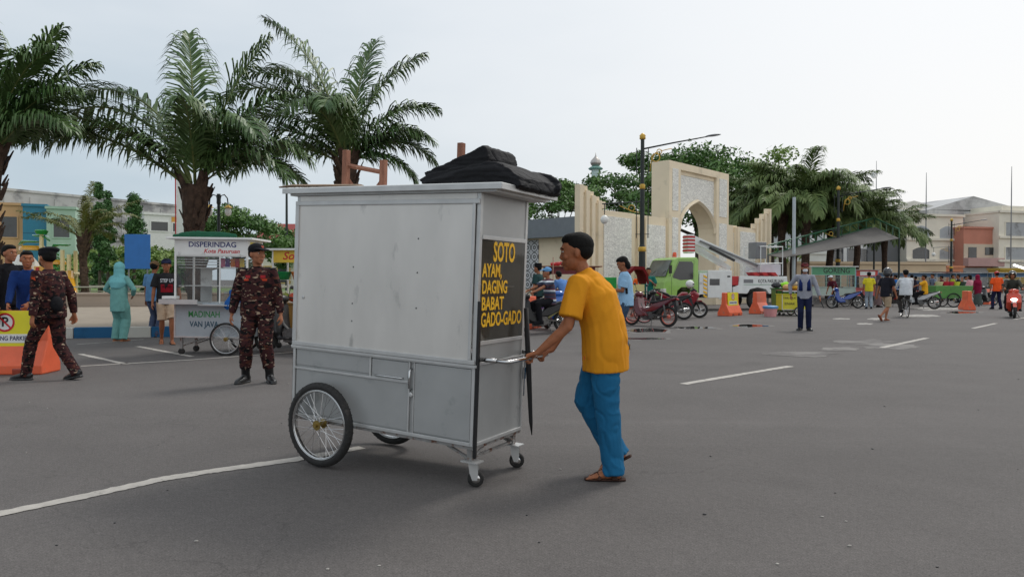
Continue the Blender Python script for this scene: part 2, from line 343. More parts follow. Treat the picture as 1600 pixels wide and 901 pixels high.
    if face:
        e = MB()
        for k in (1, -1):
            e.mi = 0; e.ell(hx(.0755, .031 * k, .012), (.0135 * s, .0135 * s, .0062 * s), 10, 6, rot=Hm); e.mi = 1; e.ell(hx(.0848, .031 * k, .012), (.006 * s, .0068 * s, .0062 * s), 8, 6, rot=Hm)
            e.mi = 2; e.tube([hx(.089, .012 * k, .03), hx(.09, .032 * k, .036), hx(.077, .052 * k, .03)], [.004 * s, .0052 * s, .003 * s], 6)
        e.build('eyes', [EYEW, EYEB, HAIR], t, smooth=True)
        if not mask: MB().ell(hx(.094, 0, -.0625), (.009 * s, .021 * s, .0055 * s), 10, 6, rot=Hm).build('lips', LIP, t, smooth=True)
    # hair / headgear
    if hairk == 'short' or hairk == 'long':
        h = MB(); h.ell(hx(-.021, 0, .046), (.098 * s, .0815 * s, .086 * s), 20, 12, rot=Hm); h.ell(hx(-.043, 0, .012), (.07 * s, .0775 * s, .068 * s), 16, 10, rot=Hm); h.ell(hx(.012, 0, .086), (.076 * s, .068 * s, .044 * s), 16, 8, rot=Hm)
        if hairk == 'long': h.ell(hx(-.06, 0, -.04), (.06 * s, .08 * s, .09 * s), 14, 10, rot=Hm)
        part('hair', remesh(h, max(.007, vox * .8) * s, 1, fold=.0012, fs=70, seed=3, fdir=(1, 1, 1), mats=[HAIR]), t)
    if hat:
        h = MB()
        if hat in ('cap', 'beret', 'peci'):
            if hat == 'peci': h.tube([hx(-.012, 0, .05), hx(-.014, 0, .15)], [(.092 * s, .108 * s), (.085 * s, .1 * s)], 20, side=Hm @ V((0, 1, 0)))
            else:
                zc = .06
                h.ell(hx(-.008, 0, zc), (.108 * s, .09 * s, .075 * s), 20, 12, rot=Hm); h.tube([hx(-.008, 0, .045), hx(-.008, 0, .06)], [(.089 * s, .107 * s)] * 2, 20, side=Hm @ V((0, 1, 0)))
                if hat == 'cap': h.tube([hx(.06, 0, .062), hx(.12, 0, .058), hx(.165, 0, .045), hx(.178, 0, .04)], [(.082 * s, .009 * s), (.076 * s, .008 * s), (.055 * s, .007 * s), (.02 * s, .005 * s)], 16, side=Hm @ V((0, 1, 0)))
                if hat == 'beret': h.ell(hx(-.01, -.02, .095), (.12 * s, .11 * s, .04 * s), 20, 10, rot=Hm)
        if hat == 'helmet':
            h.ell(hx(-.005, 0, .035), (.135 * s, .118 * s, .125 * s), 24, 16, rot=Hm); h.ell(hx(-.03, 0, -.02), (.11 * s, .117 * s, .11 * s), 20, 12, rot=Hm); h.tube([hx(.09, 0, .08), hx(.165, 0, .06)], [(.08 * s, .008 * s), (.06 * s, .006 * s)], 14, side=Hm @ V((0, 1, 0)))
        if hat == 'hijab':
            h.ell(hx(-.015, 0, .03), (.112 * s, .1 * s, .112 * s), 20, 14, rot=Hm); h.ell(hx(-.03, 0, -.05), (.095 * s, .1 * s, .11 * s), 18, 10, rot=Hm)
            h.tube([hx(-.02, 0, -.03), nb + V((-.01, 0, .02)) * s, sh, chest - V((.03, 0, -.02)) * s, chest - V((.05, 0, .09)) * s], [(.1 * s, .1 * s), (.1 * s, .1 * s), (.175 * s, .115 * s), (.19 * s, .13 * s), (.12 * s, .11 * s)], 18, side=lat)
        nm = {'cap': 'cap', 'beret': 'beret', 'peci': 'cap', 'helmet': 'helmet', 'hijab': 'headscarf'}[hat]
        me = remesh(h, max(.006, vox * .8) * s, 2, fold=.003 if hat == 'hijab' else 0, mats=[hatm])
        if hat in ('hijab', 'helmet'):                      # open the front so that the face shows
            inv = Hm.transposed(); bmx = bmesh.new(); bmx.from_mesh(me); dl = []
            for v in bmx.verts:
                p = inv @ (v.co - hd) / s
                lim = (.058 if hat == 'hijab' else .075); zt = .075 if hat == 'hijab' else .055
                if p.x > .03 and abs(p.y) < lim and -.11 < p.z < zt and (p.z + .02) ** 2 / .0095 + p.y ** 2 / lim ** 2 < 1: dl.append(v)
            bmesh.ops.delete(bmx, geom=dl, context='VERTS'); bmx.to_mesh(me); bmx.free()
        part(nm, me, t)
    if mask:
        MB().ell(hx(.062, 0, -.052), (.062 * s, .058 * s, .047 * s), 16, 10, rot=Hm).build('face_mask', mask, t, smooth=True)
    s = s0
    # clothes
    g = .0
    if top:
        c = MB(); k = {'tee': 1.0, 'long': 1.0, 'jacket': 1.08, 'vest': 1.06, 'dress': 1.05, 'tunic': 1.0}[topk]; sp = (0, 1, 0) if not twist else lat
        hem = hemx if hemx else {'tee': -.10, 'long': -.10, 'jacket': -.08, 'vest': -.05, 'dress': -.8, 'tunic': -.26}[topk]
        lo = pv + V((0, 0, hem * s)) - up1 * .0
        if topk == 'dress': c.tube([V((pv.x, 0, .12 * s)), V((pv.x, 0, .5 * s)), pv, waist, chest, sh - up2 * .02 * s, sh + up2 * .035 * s], [(.25 * s, .2 * s), (.22 * s, .17 * s), (.185 * s, .13 * s), (.16 * s, .12 * s), (.175 * s, .13 * s), (.165 * s, .11 * s), (.075 * s, .07 * s)], 20, side=sp)
        else:
            lk = k * loose; a_ = [(.19 * s * lk, .142 * s * lk * fat), (.188 * s * lk, .143 * s * lk * fat), (.178 * s * lk, .14 * s * lk * fat), (.18 * s * lk, .138 * s * lk * fat), (.172 * s * k, .118 * s * k), (.142 * s * k, .098 * s * k), (.09 * s, .077 * s), (.07 * s, .066 * s)]
            c.tube([lo, pv + up1 * .03 * s, waist, chest, sh - up2 * .045 * s, sh + up2 * .0 * s, sh + up2 * .03 * s, sh + up2 * .058 * s], a_, 22, side=sp)
        slv = {'tee': .78, 'long': 2, 'jacket': 2, 'vest': 0, 'dress': 2, 'tunic': 2}[topk]
        for Sx, E, W_ in ((SL, EL, WL), (SR, ER_, WR)):
            inn = sh + (Sx - sh) * .3 - up2 * .035 * s
            if slv == 2: c.tube([inn, Sx, lerp(Sx, E, .5), E, lerp(E, W_, .5), lerp(E, W_, .93)], [.075 * s, .073 * s * k, .064 * s * k, .055 * s * k, .05 * s * k, .04 * s * k], 14); c.ell(E, (.055 * s * k,) * 3)
            elif slv: c.tube([inn, Sx, lerp(Sx, E, .4), lerp(Sx, E, slv)], [.08 * s, .078 * s, .078 * s, .08 * s], 14)
            else: c.tube([inn, lerp(sh, Sx, .9)], [.08 * s, .066 * s], 14)
            c.ell(Sx - up2 * .012 * s, (.066 * s, .066 * s, .062 * s))
        part({'tee': 'shirt', 'long': 'shirt', 'jacket': 'jacket', 'vest': 'vest', 'dress': 'dress', 'tunic': 'shirt'}[topk], remesh(c, max(vox, .008) * s, 3, fold=fold, fs=ffs, seed=H * 9 + rz, mats=[top]), t)
    if bot:
        c = MB(); c.tube([pv - V((0, 0, .085 * s)), pv - V((0, 0, .02 * s)), pv + up1 * .08 * s], [(.15 * s, .115 * s), (.168 * s, .122 * s), (.15 * s, .112 * s)], 18, side=(0, 1, 0))
        en = {'trousers': 1.0, 'shorts': -.05, 'boots': .8, 'wide': 1.0, 'skirt': 1}[botk]; wd = {'trousers': 1.0, 'shorts': 1.1, 'boots': 1.1, 'wide': 1.35, 'skirt': 1}[botk]
        if botk == 'skirt': c.tube([V((pv.x * .6, 0, .1 * s)), V((pv.x, 0, .45 * s)), pv], [(.24 * s, .2 * s), (.2 * s, .17 * s), (.17 * s, .125 * s)], 20, side=(0, 1, 0))
        else:
            for Hp, K, A in ((HL, KL, FL), (HR, KR, FR_)):
                q1 = [Hp + V((0, 0, .03 * s)), lerp(Hp, K, .35), lerp(Hp, K, .8)]; wd = wd * legw; rr_ = [.098 * s, .094 * s * wd, .079 * s * wd]
                if en > 0:
                    q1 += [K, lerp(K, A, .35), lerp(K, A, en * .92 if en < 1 else .8)]; rr_ += [.075 * s * wd, .074 * s * wd, .066 * s * wd]
                    if en >= 1: q1 += [lerp(K, A, .97), A + (A - K).normalized() * .035 * s]; rr_ += [.064 * s * wd, .067 * s * wd]
                else: q1.append(lerp(K, Hp, .02)); rr_.append(.085 * s * wd)
                c.tube(q1, rr_, 16)
        part('skirt' if botk == 'skirt' else 'shorts' if botk == 'shorts' else 'trousers', remesh(c, max(vox, .008) * s, 3, fold=fold * 1.1, fs=ffs, fdir=(1.1, 1.1, 1.0), seed=H * 5 + rz + 2, mats=[bot]), t)
    if shoe:
        for (q, fs_, fd, fu, sd), A, K in zip(foots, (FL, FR_), (KL, KR)):
            c = MB()
            if shoek == 'sandal':
                c.tube([q(-.085, .008), q(-.04, .008), q(.08, .008), q(.17, .008), q(.205, .008)], [(.026 * s, .011 * s), (.04 * s, .011 * s), (.044 * s, .01 * s), (.05 * s, .009 * s), (.03 * s, .008 * s)], 14, side=fs_)
                c.tube([q(-.01, .01, -.047), q(.01, .06, -.04), q(.02, .082, 0), q(.01, .06, .04), q(-.01, .01, .047)], [(.022 * s, .004 * s)] * 5, 8, side=fd)
                c.tube([q(.1, .01, -.05), q(.1, .046, -.03), q(.11, .056, 0), q(.1, .046, .03), q(.1, .01, .05)], [(.014 * s, .004 * s)] * 5, 8, side=fd)
                c.tube([q(.115, .055), q(.165, .03, .012 * sd)], [.007 * s, .006 * s], 6)
                part('sandal', remesh(c, .005 if vox < .008 else .009, 1, mats=[shoe]), t)
            else:
                c.tube([q(-.085, .045), q(-.05, .055), q(.02, .058), q(.08, .045), q(.16, .034), q(.205, .026)], [(.025 * s, .04 * s), (.042 * s, .052 * s), (.045 * s, .055 * s), (.047 * s, .042 * s), (.048 * s, .032 * s), (.028 * s, .02 * s)], 14, side=fs_)
                c.tube([q(-.09, .009), q(-.04, .009), q(.06, .009), q(.16, .009), q(.215, .009)], [(.03 * s, .012 * s), (.045 * s, .012 * s), (.046 * s, .012 * s), (.053 * s, .012 * s), (.03 * s, .012 * s)], 14, side=fs_)
                if shoek == 'boot': c.tube([q(-.01, .05), lerp(A, K, .12), lerp(A, K, .48)], [(.05 * s, .055 * s), .052 * s, .064 * s], 14)
                part('boot' if shoek == 'boot' else 'shoe', remesh(c, max(.007, vox * .8), 2, mats=[shoe]), t)
    t['_j'] = 0; del t['_j']
    J = dict(sh=sh, chest=chest, waist=waist, pv=pv, nb=nb, SL=SL, SR=SR, EL=EL, WL=WL, WR=WR, hx=hx, Hm=Hm, fwd=fwd, up2=up2, s=s, FL=FL, FR=FR_, KL=KL, KR=KR, lat=lat)
    return t, J
# ============================================================ shared materials
DUM = 0; ALU = mat('brushed aluminium sheet', (.69, .66, .62), rough=.43, metal=.45, var=.08, vs=2.2, bump=.22, bs=2.6, wear=((.47, .455, .43), .60, 3.5), aniso=(1.6, 1, .6))  # stretched colour variation paints the panel's upright sheen, along with its real blotches
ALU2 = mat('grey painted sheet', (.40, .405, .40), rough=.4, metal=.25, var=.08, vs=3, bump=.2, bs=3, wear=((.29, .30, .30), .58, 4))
TRIM = mat('aluminium trim', (.55, .55, .54), rough=.4, metal=.4, var=.08, vs=9)
RUST = mat('rusty steel', (.33, .32, .31), rough=.55, metal=.5, var=.2, vs=14, wear=((.15, .055, .025), .52, 12))
CHROME = mat('chrome', (.6, .6, .6), rough=.18, metal=1, var=.06); RUBBER = mat('tyre rubber', (.022, .021, .02), rough=.8, var=.25, vs=30, bump=.3, bs=90, wear=((.07, .062, .055), .6, 9))
BLACK = mat('black paint', (.012, .012, .013), rough=.4, var=.2, vs=8); DARKP = mat('black plastic', (.018, .018, .02), rough=.5, var=.2, vs=12, bump=.1)
BRASS = mat('brass hub', (.28, .2, .06), rough=.4, metal=.8, var=.2); GOLD = mat('gold paint', (.62, .38, .06), rough=.4, metal=.3, var=.12)
WOOD = mat('red brown wood', (.27, .115, .07), rough=.75, var=.25, vs=8, bump=.4, bs=30, aniso=(5, 5, 1), wear=((.36, .2, .13), .6, 5)); WOOD2 = mat('pale plank wood', (.33, .24, .17), rough=.8, var=.25, vs=9, bump=.4, bs=30, aniso=(1, 6, 6))
YEL = S(245, 190, 40, kind='paint', rough=.6); GREYD = S(90, 90, 90, kind='paint'); WHITE = S(228, 228, 225, kind='paint', wear=((.5, .5, .48), .62, 5)); RED = S(185, 35, 38, kind='paint')
GLASS = mat('window glass', (.03, .034, .036), rough=.08, var=.3, vs=1.5, spec=.8)
CLEAR = mat('clear showcase glass', (.10, .093, .075), rough=.05, var=.5, vs=2.5, alpha=.42, spec=.6)
LAMP = mat('white lamp globe', (.8, .8, .76), rough=.4, var=.05)

def spoked_wheel(parent, c, Rr, w=.05, n=32, rim=CHROME, axis='y', hub=BRASS, tyre=RUBBER, name='wheel', spk=CHROME):
    """tyre with its rim, hub and crossed spokes as sub-parts; the axle lies along y"""
    c = V(c); rt = w / 2
    b = MB(); b.ring(c, Rr - rt, rt * 1.0, n=44, m=12, rw=rt * .92)
    for i in range(44):
        a = 2 * math.pi * i / 44
        for k in (-1, 1):
            a2 = a + (.07 if k > 0 else 0); p = c + V((math.cos(a2), 0, math.sin(a2))) * (Rr - .0078) + V((0, k * rt * .38, 0)); b.tube([p - V((0, rt * .3, 0)), p + V((0, rt * .3, 0))], .004, 4)
    t = b.build(name, tyre, parent, smooth=True)
    b = MB(); ri = Rr - w * .98; b.ring(c, ri, .008, n=44, m=8, rw=rt * .72); b.ring(c + V((0, rt * .55, 0)), ri + .006, .005, n=44, m=6); b.ring(c - V((0, rt * .55, 0)), ri + .006, .005, n=44, m=6)
    b.build('rim', rim, t, smooth=True)
    b = MB(); b.X = Matrix.Translation(c) @ Matrix.Rotation(R(90), 4, 'X'); b.lathe([(.012, -w * .9), (.012, -w * .62), (.034, -w * .6), (.034, -w * .5), (.018, -w * .42), (.018, w * .42), (.034, w * .5), (.034, w * .6), (.012, w * .62), (.012, w * .9)], n=16); b.build('hub', hub, t, smooth=False)
    b = MB()
    for i in range(n):
        a = 2 * math.pi * i / n; k = 1 if i % 2 else -1; a0 = a + (.75 if (i // 2) % 2 else -.75)
        b.tube([c + V((math.cos(a0) * .03, k * w * .52, math.sin(a0) * .03)), c + V((math.cos(a) * ri, 0, math.sin(a) * ri))], .0016 if w > .03 else .0014, 4, cap=False)
    b.build('spokes', spk, t)
    return t

# ============================================================ the silver food cart
TH = R(-29); C0 = V((-.247, 4.50, 0))
cart = thing('food_cart', 'large silver sheet metal food cart with yellow menu lettering, pushed by the man in mustard', 'food cart', C0)
cart.rotation_euler = (0, R(2.2), TH)
Lc, Wc, Z0, Z1, Z2 = 1.55, .62, .262, .768, 1.84
CM = cart.matrix_basis.copy() if False else (Matrix.Translation(C0) @ Euler((0, R(2.2), TH)).to_matrix().to_4x4())
# lower cabinet: end panel, front skins, far skins and floor
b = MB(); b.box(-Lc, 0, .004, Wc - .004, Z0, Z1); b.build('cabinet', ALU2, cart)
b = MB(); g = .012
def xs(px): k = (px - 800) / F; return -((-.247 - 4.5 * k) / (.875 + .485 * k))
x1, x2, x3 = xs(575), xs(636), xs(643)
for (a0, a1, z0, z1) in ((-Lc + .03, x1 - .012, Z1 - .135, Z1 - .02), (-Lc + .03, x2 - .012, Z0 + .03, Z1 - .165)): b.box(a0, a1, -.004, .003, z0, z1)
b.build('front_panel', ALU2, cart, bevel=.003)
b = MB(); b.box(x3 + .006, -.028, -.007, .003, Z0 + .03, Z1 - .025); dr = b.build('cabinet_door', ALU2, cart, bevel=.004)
b = MB(); xm = (x2 + x3) / 2 + .0; b.tube([(xm, -.008, Z1 - .20), (xm, -.03, Z1 - .19), (xm, -.032, Z1 - .08), (xm, -.008, Z1 - .065)], .008, 8); b.build('handle', CHROME, dr, smooth=True)
b = MB(); b.X = Matrix.Translation((xm, -.009, Z1 - .235)) @ Matrix.Rotation(R(90), 4, 'X'); b.lathe([(.016, -.002), (.016, .006), (.012, .01), (.004, .011)], n=14); b.build('lock', TRIM, dr)
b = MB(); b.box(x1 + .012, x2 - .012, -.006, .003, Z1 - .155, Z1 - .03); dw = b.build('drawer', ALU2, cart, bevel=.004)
b = MB(); b.tube([(x1 + .05, -.006, Z1 - .135), (x1 + .055, -.022, Z1 - .135), (x2 - .055, -.022, Z1 - .135), (x2 - .05, -.006, Z1 - .135)], .0055, 6); b.build('handle', CHROME, dw, smooth=True)
b = MB()                                                   # frame strips
for (a0, a1, z0, z1) in ((-Lc, -Lc + .022, Z0, Z1), (-.024, -.001, Z0, Z1 - .002), (x1 - .008, x1 + .006, Z1 - .16, Z1 - .016), (x2 - .008, x2 + .004, Z0 + .02, Z1 - .016), (x3 - .002, x3 + .005, Z0 + .02, Z1 - .016)): b.box(a0, a1, -.0105, -.001, z0, z1)
for (a0, a1, z0, z1) in ((-Lc + .022, -.024, Z0, Z0 + .022), (-Lc + .022, x2 - .008, Z1 - .165, Z1 - .150)): b.box(a0, a1, -.0125, -.001, z0, z1)
for (y0, y1, z0, z1) in ((0, .02, Z0 + .002, Z1), (Wc - .02, Wc, Z0, Z1)): b.box(-.003, .0085, y0, y1, z0, z1)
b.box(-.003, .0105, .02, Wc - .02, Z0, Z0 + .022); b.box(-.003, .0105, .02, Wc - .02, Z1 + .0, Z1 + .018)
b.build('trim', TRIM, cart, bevel=.002)
b = MB(); b.box(-Lc - .012, .0, -.016, -.0135, Z1 - .02, Z1 + .002); b.box(-Lc - .012, .012, -.022, .0, Z1 - .012, Z1 + .004); b.build('ledge', TRIM, cart, bevel=.002)
# upper box: big blank shutter on the near side, glass at the end, open shelves inside
b = MB(); b.box(-Lc + .025, -.045, -.014, .0, Z1 + .03, Z2 - .06); b.build('shutter_panel', ALU, cart, bevel=.005)
b = MB()
b.box(-Lc - .002, -.002, -.024, -.012, Z1 + .006, Z1 + .034); b.box(-Lc - .002, -.002, -.024, -.012, Z2 - .068, Z2 - .038)
b.box(-Lc - .002, -Lc + .032, -.0235, -.012, Z1 + .034, Z2 - .068); b.box(-.052, -.0315, -.0235, -.012, Z1 + .034, Z2 - .068)
b.build('shutter_frame', TRIM, cart, bevel=.003)
for x in (-Lc, -.03):
    for y in (-.008, Wc - .03): b = MB(); b.box(x, x + .03, y, y + .03, Z1 + .005, Z2); b.build('post', TRIM, cart, bevel=.003)
b = MB(); b.box(-Lc + .002, -.031, Wc - .012, Wc - .004, Z1 + .02, Z2); b.box(-Lc + .002, -Lc + .01, .02, Wc - .03, Z1 + .02, Z2); b.box(-Lc + .03, -.031, -.008, -.001, Z2 - .04, Z2 - .001); b.build('back_panel', ALU, cart)
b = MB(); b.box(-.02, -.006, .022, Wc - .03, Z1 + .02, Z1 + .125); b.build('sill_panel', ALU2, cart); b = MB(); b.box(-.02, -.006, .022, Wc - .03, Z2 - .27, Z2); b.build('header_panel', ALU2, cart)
for x, z0, z1 in ((.004, Z1 + .125, Z1 + .15), (.006, Z2 - .285, Z2 - .26)): b = MB(); b.box(-.006, x, .022, Wc - .03, z0, z1); b.build('end_rail', TRIM, cart, bevel=.002)
pane = box('glass_pane', CLEAR, cart, -.0045, -.0005, .024, Wc - .032, Z1 + .15, Z2 - .285)
ty = lambda f: .024 + (Wc - .056) * f
lz0, lz1 = Z1 + .15, Z2 - .285
for s_, y0, wd, zf, sz in (('SOTO', .24, .50, .875, .175), ('AYAM,', .015, .43, .69, .117), ('DAGING', .015, .56, .525, .117), ('BABAT', .015, .49, .36, .117), ('GADO-GADO', .015, .94, .20, .125)):
    text(s_, YEL, pane, sz, (.002, ty(y0), lz0 + (lz1 - lz0) * zf), (R(90), 0, R(90)), bold=.022, fit=wd * (Wc - .056), align='LEFT', name='lettering')
b = MB(); b.box(-Lc + .04, -.05, .03, Wc - .04, Z1 + .1, Z1 + .115); b.box(-Lc + .04, -.08, .3, Wc - .02, Z1 + .48, Z1 + .49); b.build('shelf', WHITE, cart)
b = MB(); b.X = Matrix.Translation((-.14, .16, Z1 + .116)); b.lathe([(.09, 0), (.085, .02), (.03, .15), (.01, .19)], n=16); b.build('funnel', WHITE, cart, smooth=True)
# roof slab
b = MB(); b.box(-Lc - .09, .17, -.06, Wc + .09, Z2 + .02, Z2 + .055); b.build('roof', WHITE, cart, bevel=.004)
b = MB(); b.box(-Lc - .094, .174, -.066, -.0605, Z2 + .014, Z2 + .05); b.box(.1705, .176, -.06, Wc + .09, Z2 + .014, Z2 + .05)
b.box(-Lc - .05, .12, -.03, Wc + .06, Z2 + .001, Z2 + .0195); b.build('roof_edge', TRIM, cart, bevel=.002)
# black strips on the end posts, handle
b = MB(); b.box(.001, .02, -.012, .012, .19, 1.17); b.build('corner_strip', BLACK, cart, bevel=.004)
b = MB()
for y in (.03, Wc - .03): b.box(.0106, .13, y - .014, y + .014, .795, .82)
b.tube([(.12, .03, .807), (.19, .03, .807), (.207, .05, .807), (.207, Wc - .05, .807), (.19, Wc - .03, .807), (.12, Wc - .03, .807)], .0125, 12)
b.build('push_handle', CHROME, cart, smooth=True)
b = MB(); b.tube([(.02, Wc - .012, Z1 + .02), (.02, Wc - .012, .50)], .005, 6); b.tube([(.02, Wc - .012, .70), (.02, Wc - .012, .62)], .012, 6); b.build('latch', CHROME, cart)
# underframe at the caster end
b = MB()
for y in (.04, Wc - .04):
    b.box(-.06, -.025, y - .018, y + .018, .165, Z0 - .002); b.tube([(-.28, y, Z0 - .005), (-.06, y, .175)], (.012), 6)
b.tube([(-.04, .06, .18), (-.04, Wc - .06, .18)], .012, 6); b.tube([(-.02, .06, .19), (-.02, .2, Z0)], .009, 6); b.tube([(-.02, Wc - .06, .19), (-.02, Wc - .2, Z0)], .009, 6)
b.box(-Lc, 0, 0, .03, Z0 - .022, Z0 - .002); b.box(-Lc, 0, Wc - .03, Wc, Z0 - .022, Z0 - .002); b.box(-.03, -.001, .03, Wc - .03, Z0 - .022, Z0 - .002); b.build('underframe', RUST, cart)
for y in (.04, Wc - .04):                                  # swivel casters
    b = MB(); b.box(-.09, .03, y - .045, y + .045, .155, .163); b.X = Matrix.Translation((-.02, y, 0)) @ Matrix.Rotation(R(25), 4, 'Z')
    b.prism([(-.03, .154), (.03, .154), (.035, .09), (.03, .045), (.0, .045), (-.02, .09)], -.027, -.023); b.prism([(-.03, .154), (.03, .154), (.035, .09), (.03, .045), (.0, .045), (-.02, .09)], .023, .027)
    b.tube([(.018, -.03, .052), (.018, .03, .052)], .007, 8); cs = b.build('caster', TRIM, cart)
    b = MB(); b.X = Matrix.Translation((-.02, y, 0)) @ Matrix.Rotation(R(25), 4, 'Z') @ Matrix.Translation((.018, 0, .052)) @ Matrix.Rotation(R(90), 4, 'X')
    b.lathe([(.03, -.017), (.044, -.018), (.052, -.01), (.052, .01), (.044, .018), (.03, .017)], n=24); b.build('caster_wheel', RUBBER, cs, smooth=True)
    b = MB(); b.X = Matrix.Translation((-.02, y, 0)) @ Matrix.Rotation(R(25), 4, 'Z') @ Matrix.Translation((.018, 0, .052)) @ Matrix.Rotation(R(90), 4, 'X')
    b.lathe([(.012, -.021), (.03, -.019), (.032, 0), (.03, .019), (.012, .021)], n=16); b.build('caster_rim', CHROME, cs, smooth=True)
WR_ = .293; wx = -1.2; wz = WR_ - .042
b = MB(); b.tube([(wx, -.13, wz), (wx, Wc + .13, wz)], .011, 8); b.box(wx - .02, wx + .02, .02, .05, wz, Z0); b.box(wx - .02, wx + .02, Wc - .05, Wc - .02, wz, Z0); b.build('axle', RUST, cart)
spoked_wheel(cart, (wx, -.085, wz), WR_, .06, 34); spoked_wheel(cart, (wx, Wc + .085, wz), WR_, .06, 34)
b = MB(); b.box(-Lc - .012, -Lc - .004, .0, .02, .26, Z1); b.build('rubber_edge', BLACK, cart)
b = MB()
for (x, z) in ((xs(644), 1.55), (xs(644), 1.33), (xs(644), 1.1), (xs(545), 1.35), (xs(545), 1.1), (xs(545), .98)):
    b = MB(); b.ell((x, -.0145, z), (.006, .0018, .006), 8, 5); b.build('rivet', GREYD, cart, smooth=True)
b = MB(); b.X = Matrix.Translation((-Lc + .09, -.0145, 1.12)) @ Matrix.Rotation(R(90), 4, 'X'); b.lathe([(.012, -.001), (.012, .004), (.007, .006)], n=14); b.build('key_lock', TRIM, cart)
def CW(x, y, z): return CM @ V((x, y, z))
# closed umbrella leaning on the end of the cart
b = MB(); p0, p1 = D(822, 481, 4.93), D(830, 672, 4.93); b.tube([p0, lerp(p0, p1, .5), lerp(p0, p1, .93), D(831, 679, 4.93)], [.016, .019, .013, .003], 10)
um = b.build('folded_umbrella', mat('umbrella cloth', (.008, .008, .009), rough=.7, var=.3, vs=20), None, smooth=True); tag(um, 'black folded umbrella hanging point down from the far corner post of the silver cart', 'umbrella')
# things lying on the roof
def on_roof(name, label, cat, x, y): 
    e = thing(name, label, cat, CW(x, y, Z2 + .056)); e.rotation_euler = (0, R(2), TH); return e
tz = on_roof('wooden_stand', 'red brown wooden stand with two posts and a crossbar on the silver cart roof', 'wooden stand', -1.36, .28)
for (x, y, h) in ((0, 0, .31), (.27, .1, .24)): box('post', WOOD, tz, x - .022, x + .022, y - .022, y + .022, 0, h, bevel=.004)
b = MB(); b.tube([(0, 0, .20), (.27, .1, .15)], .017, 4); b.tube([(.0, .03, .1), (.09, .03, .0)], .012, 4); b.tube([(.25, .1, .09), (.17, .1, .0)], .012, 4); b.build('crossbar', WOOD, tz)
tz = on_roof('wooden_post', 'single red brown wooden post standing up behind the black bundle on the cart roof', 'wooden post', -.44, .42); box('post', WOOD, tz, -.022, .022, -.022, .022, 0, .34, bevel=.004); b = MB(); b.tube([(0, 0, .25), (.25, .02, .2)], .015, 4); b.build('crossbar', WOOD, tz)
pl = MB(); pl.tube([(-.36, -.1, .012), (-.2, -.1, .018), (.36, -.04, .012)], [(.012, .006), (.05, .009), (.045, .009)], 8, side=(0, 1, 0))
e = on_roof('plank', '', '', -1.4, .25); pp = pl.build('wooden_plank', WOOD2, None); pp.matrix_basis = Matrix.Translation(CW(-1.40, .12, Z2 + .062)) @ Euler((0, R(2), TH)).to_matrix().to_4x4(); bpy.data.objects.remove(e); tag(pp, 'long pale pointed plank sticking out past the left end of the silver cart roof', 'plank')
b = MB()                                                   # folded tarpaulin
b.prism([(-.55, .02), (-.58, .05), (-.5, .09), (-.22, .13), (-.03, .14), (.10, .10), (.20, .05), (.21, .01), (.1, .0), (-.3, .0)], .10, .60, inset=.04)
b.prism([(-.55, .075), (-.56, .10), (-.42, .145), (-.16, .23), (-.08, .265), (-.05, .245), (-.03, .17), (-.04, .15), (-.3, .11)], .13, .52, inset=.05)
b.prism([(-.16, .11), (-.05, .155), (.03, .15), (.13, .10), (.20, .05), (.22, -.01), (.19, -.03), (.16, .0), (.05, .08)], .10, .68, inset=.04)
b.prism([(-.50, .03), (-.52, .04), (-.1, .09), (.08, .08), (.19, .03), (.08, .045), (-.1, .065)], .085, .62, inset=.01)
b.tube([(.0, .64, .11), (.12, .66, .07), (.21, .64, .03), (.23, .58, .02)], [(.05, .02), (.06, .022), (.05, .022), (.03, .02)], 10)
b.tube([(-.5, .12, .04), (-.2, .10, .09), (.03, .10, .10), (.17, .12, .05)], [.02, .022, .022, .02], 8)
tm = remesh(b, .0065, 3, fold=.007, fs=4.5, seed=4, fdir=(.5, 1.2, 3.2), mats=[mat('black tarpaulin', (.007, .0072, .009), rough=.75, var=.25, vs=6, bump=.35, bs=26, spec=.3)])
tp = part('folded_tarpaulin', tm, None); tp.matrix_basis = Matrix.Translation(CW(0, 0, Z2 + .058)) @ Euler((0, R(2), TH)).to_matrix().to_4x4(); tag(tp, 'thick black folded tarpaulin heaped on the right end of the silver cart roof', 'tarpaulin')

# ============================================================ the man pushing it
O = V((.665, 4.80, 0)); rz = R(170)
RI = Matrix.Rotation(-rz, 3, 'Z')
def loc_of(p): return RI @ (V(p) - O)
hL = loc_of(CW(.207, .30, .807)); hR = loc_of(CW(.207, .49, .807)); s_ = 1.66 / 1.7
MUS = S(216, 144, 32, kind='cloth', var=.05, vs=3, bump=.15, bs=20); BLU = S(30, 98, 138, kind='cloth', var=.12, vs=5, bump=.2, bs=24)
s_ = 1.58 / 1.7
wk, J = person('young man in mustard yellow T-shirt and blue trousers leaning forward to push the silver cart', O, rz, H=1.58, lean=9, curve=15, hyaw=2, hpitch=5, pelvis=(.045, 0, .948), fl=(-.02, .115, .0), fr=(-.03, -.09, .075),
    heelR=30, hl=tuple((hL + V((-.062, .0, .038))) / s_), hr=tuple((hR + V((-.062, -.0, .036))) / s_), curl=1.05, palmL=((-.25, 0, -1), (.9, -.05, -.30)), palmR=((-.25, 0, -1), (.9, .05, -.28)), skin='dark', top=MUS, topk='tee', bot=BLU, botk='trousers',
    shoe=S(66, 44, 36, kind='cloth', rough=.7), shoek='sandal', vox=.0062, elbow=(-.3, .25, -.8), fold=.0085, ffs=5.5, hemx=-.19, legw=1.16, kneeR=(1, 0, .2), hs=1.13, loose=1.10, fat=1.06, neck=-.014, prot=.055, arm=1.07)
MB().box(-.001, .001, -.018, .018, -.012, .012).build('badge', S(190, 30, 40, kind='paint'), wk).location = (.17, .168, .80)
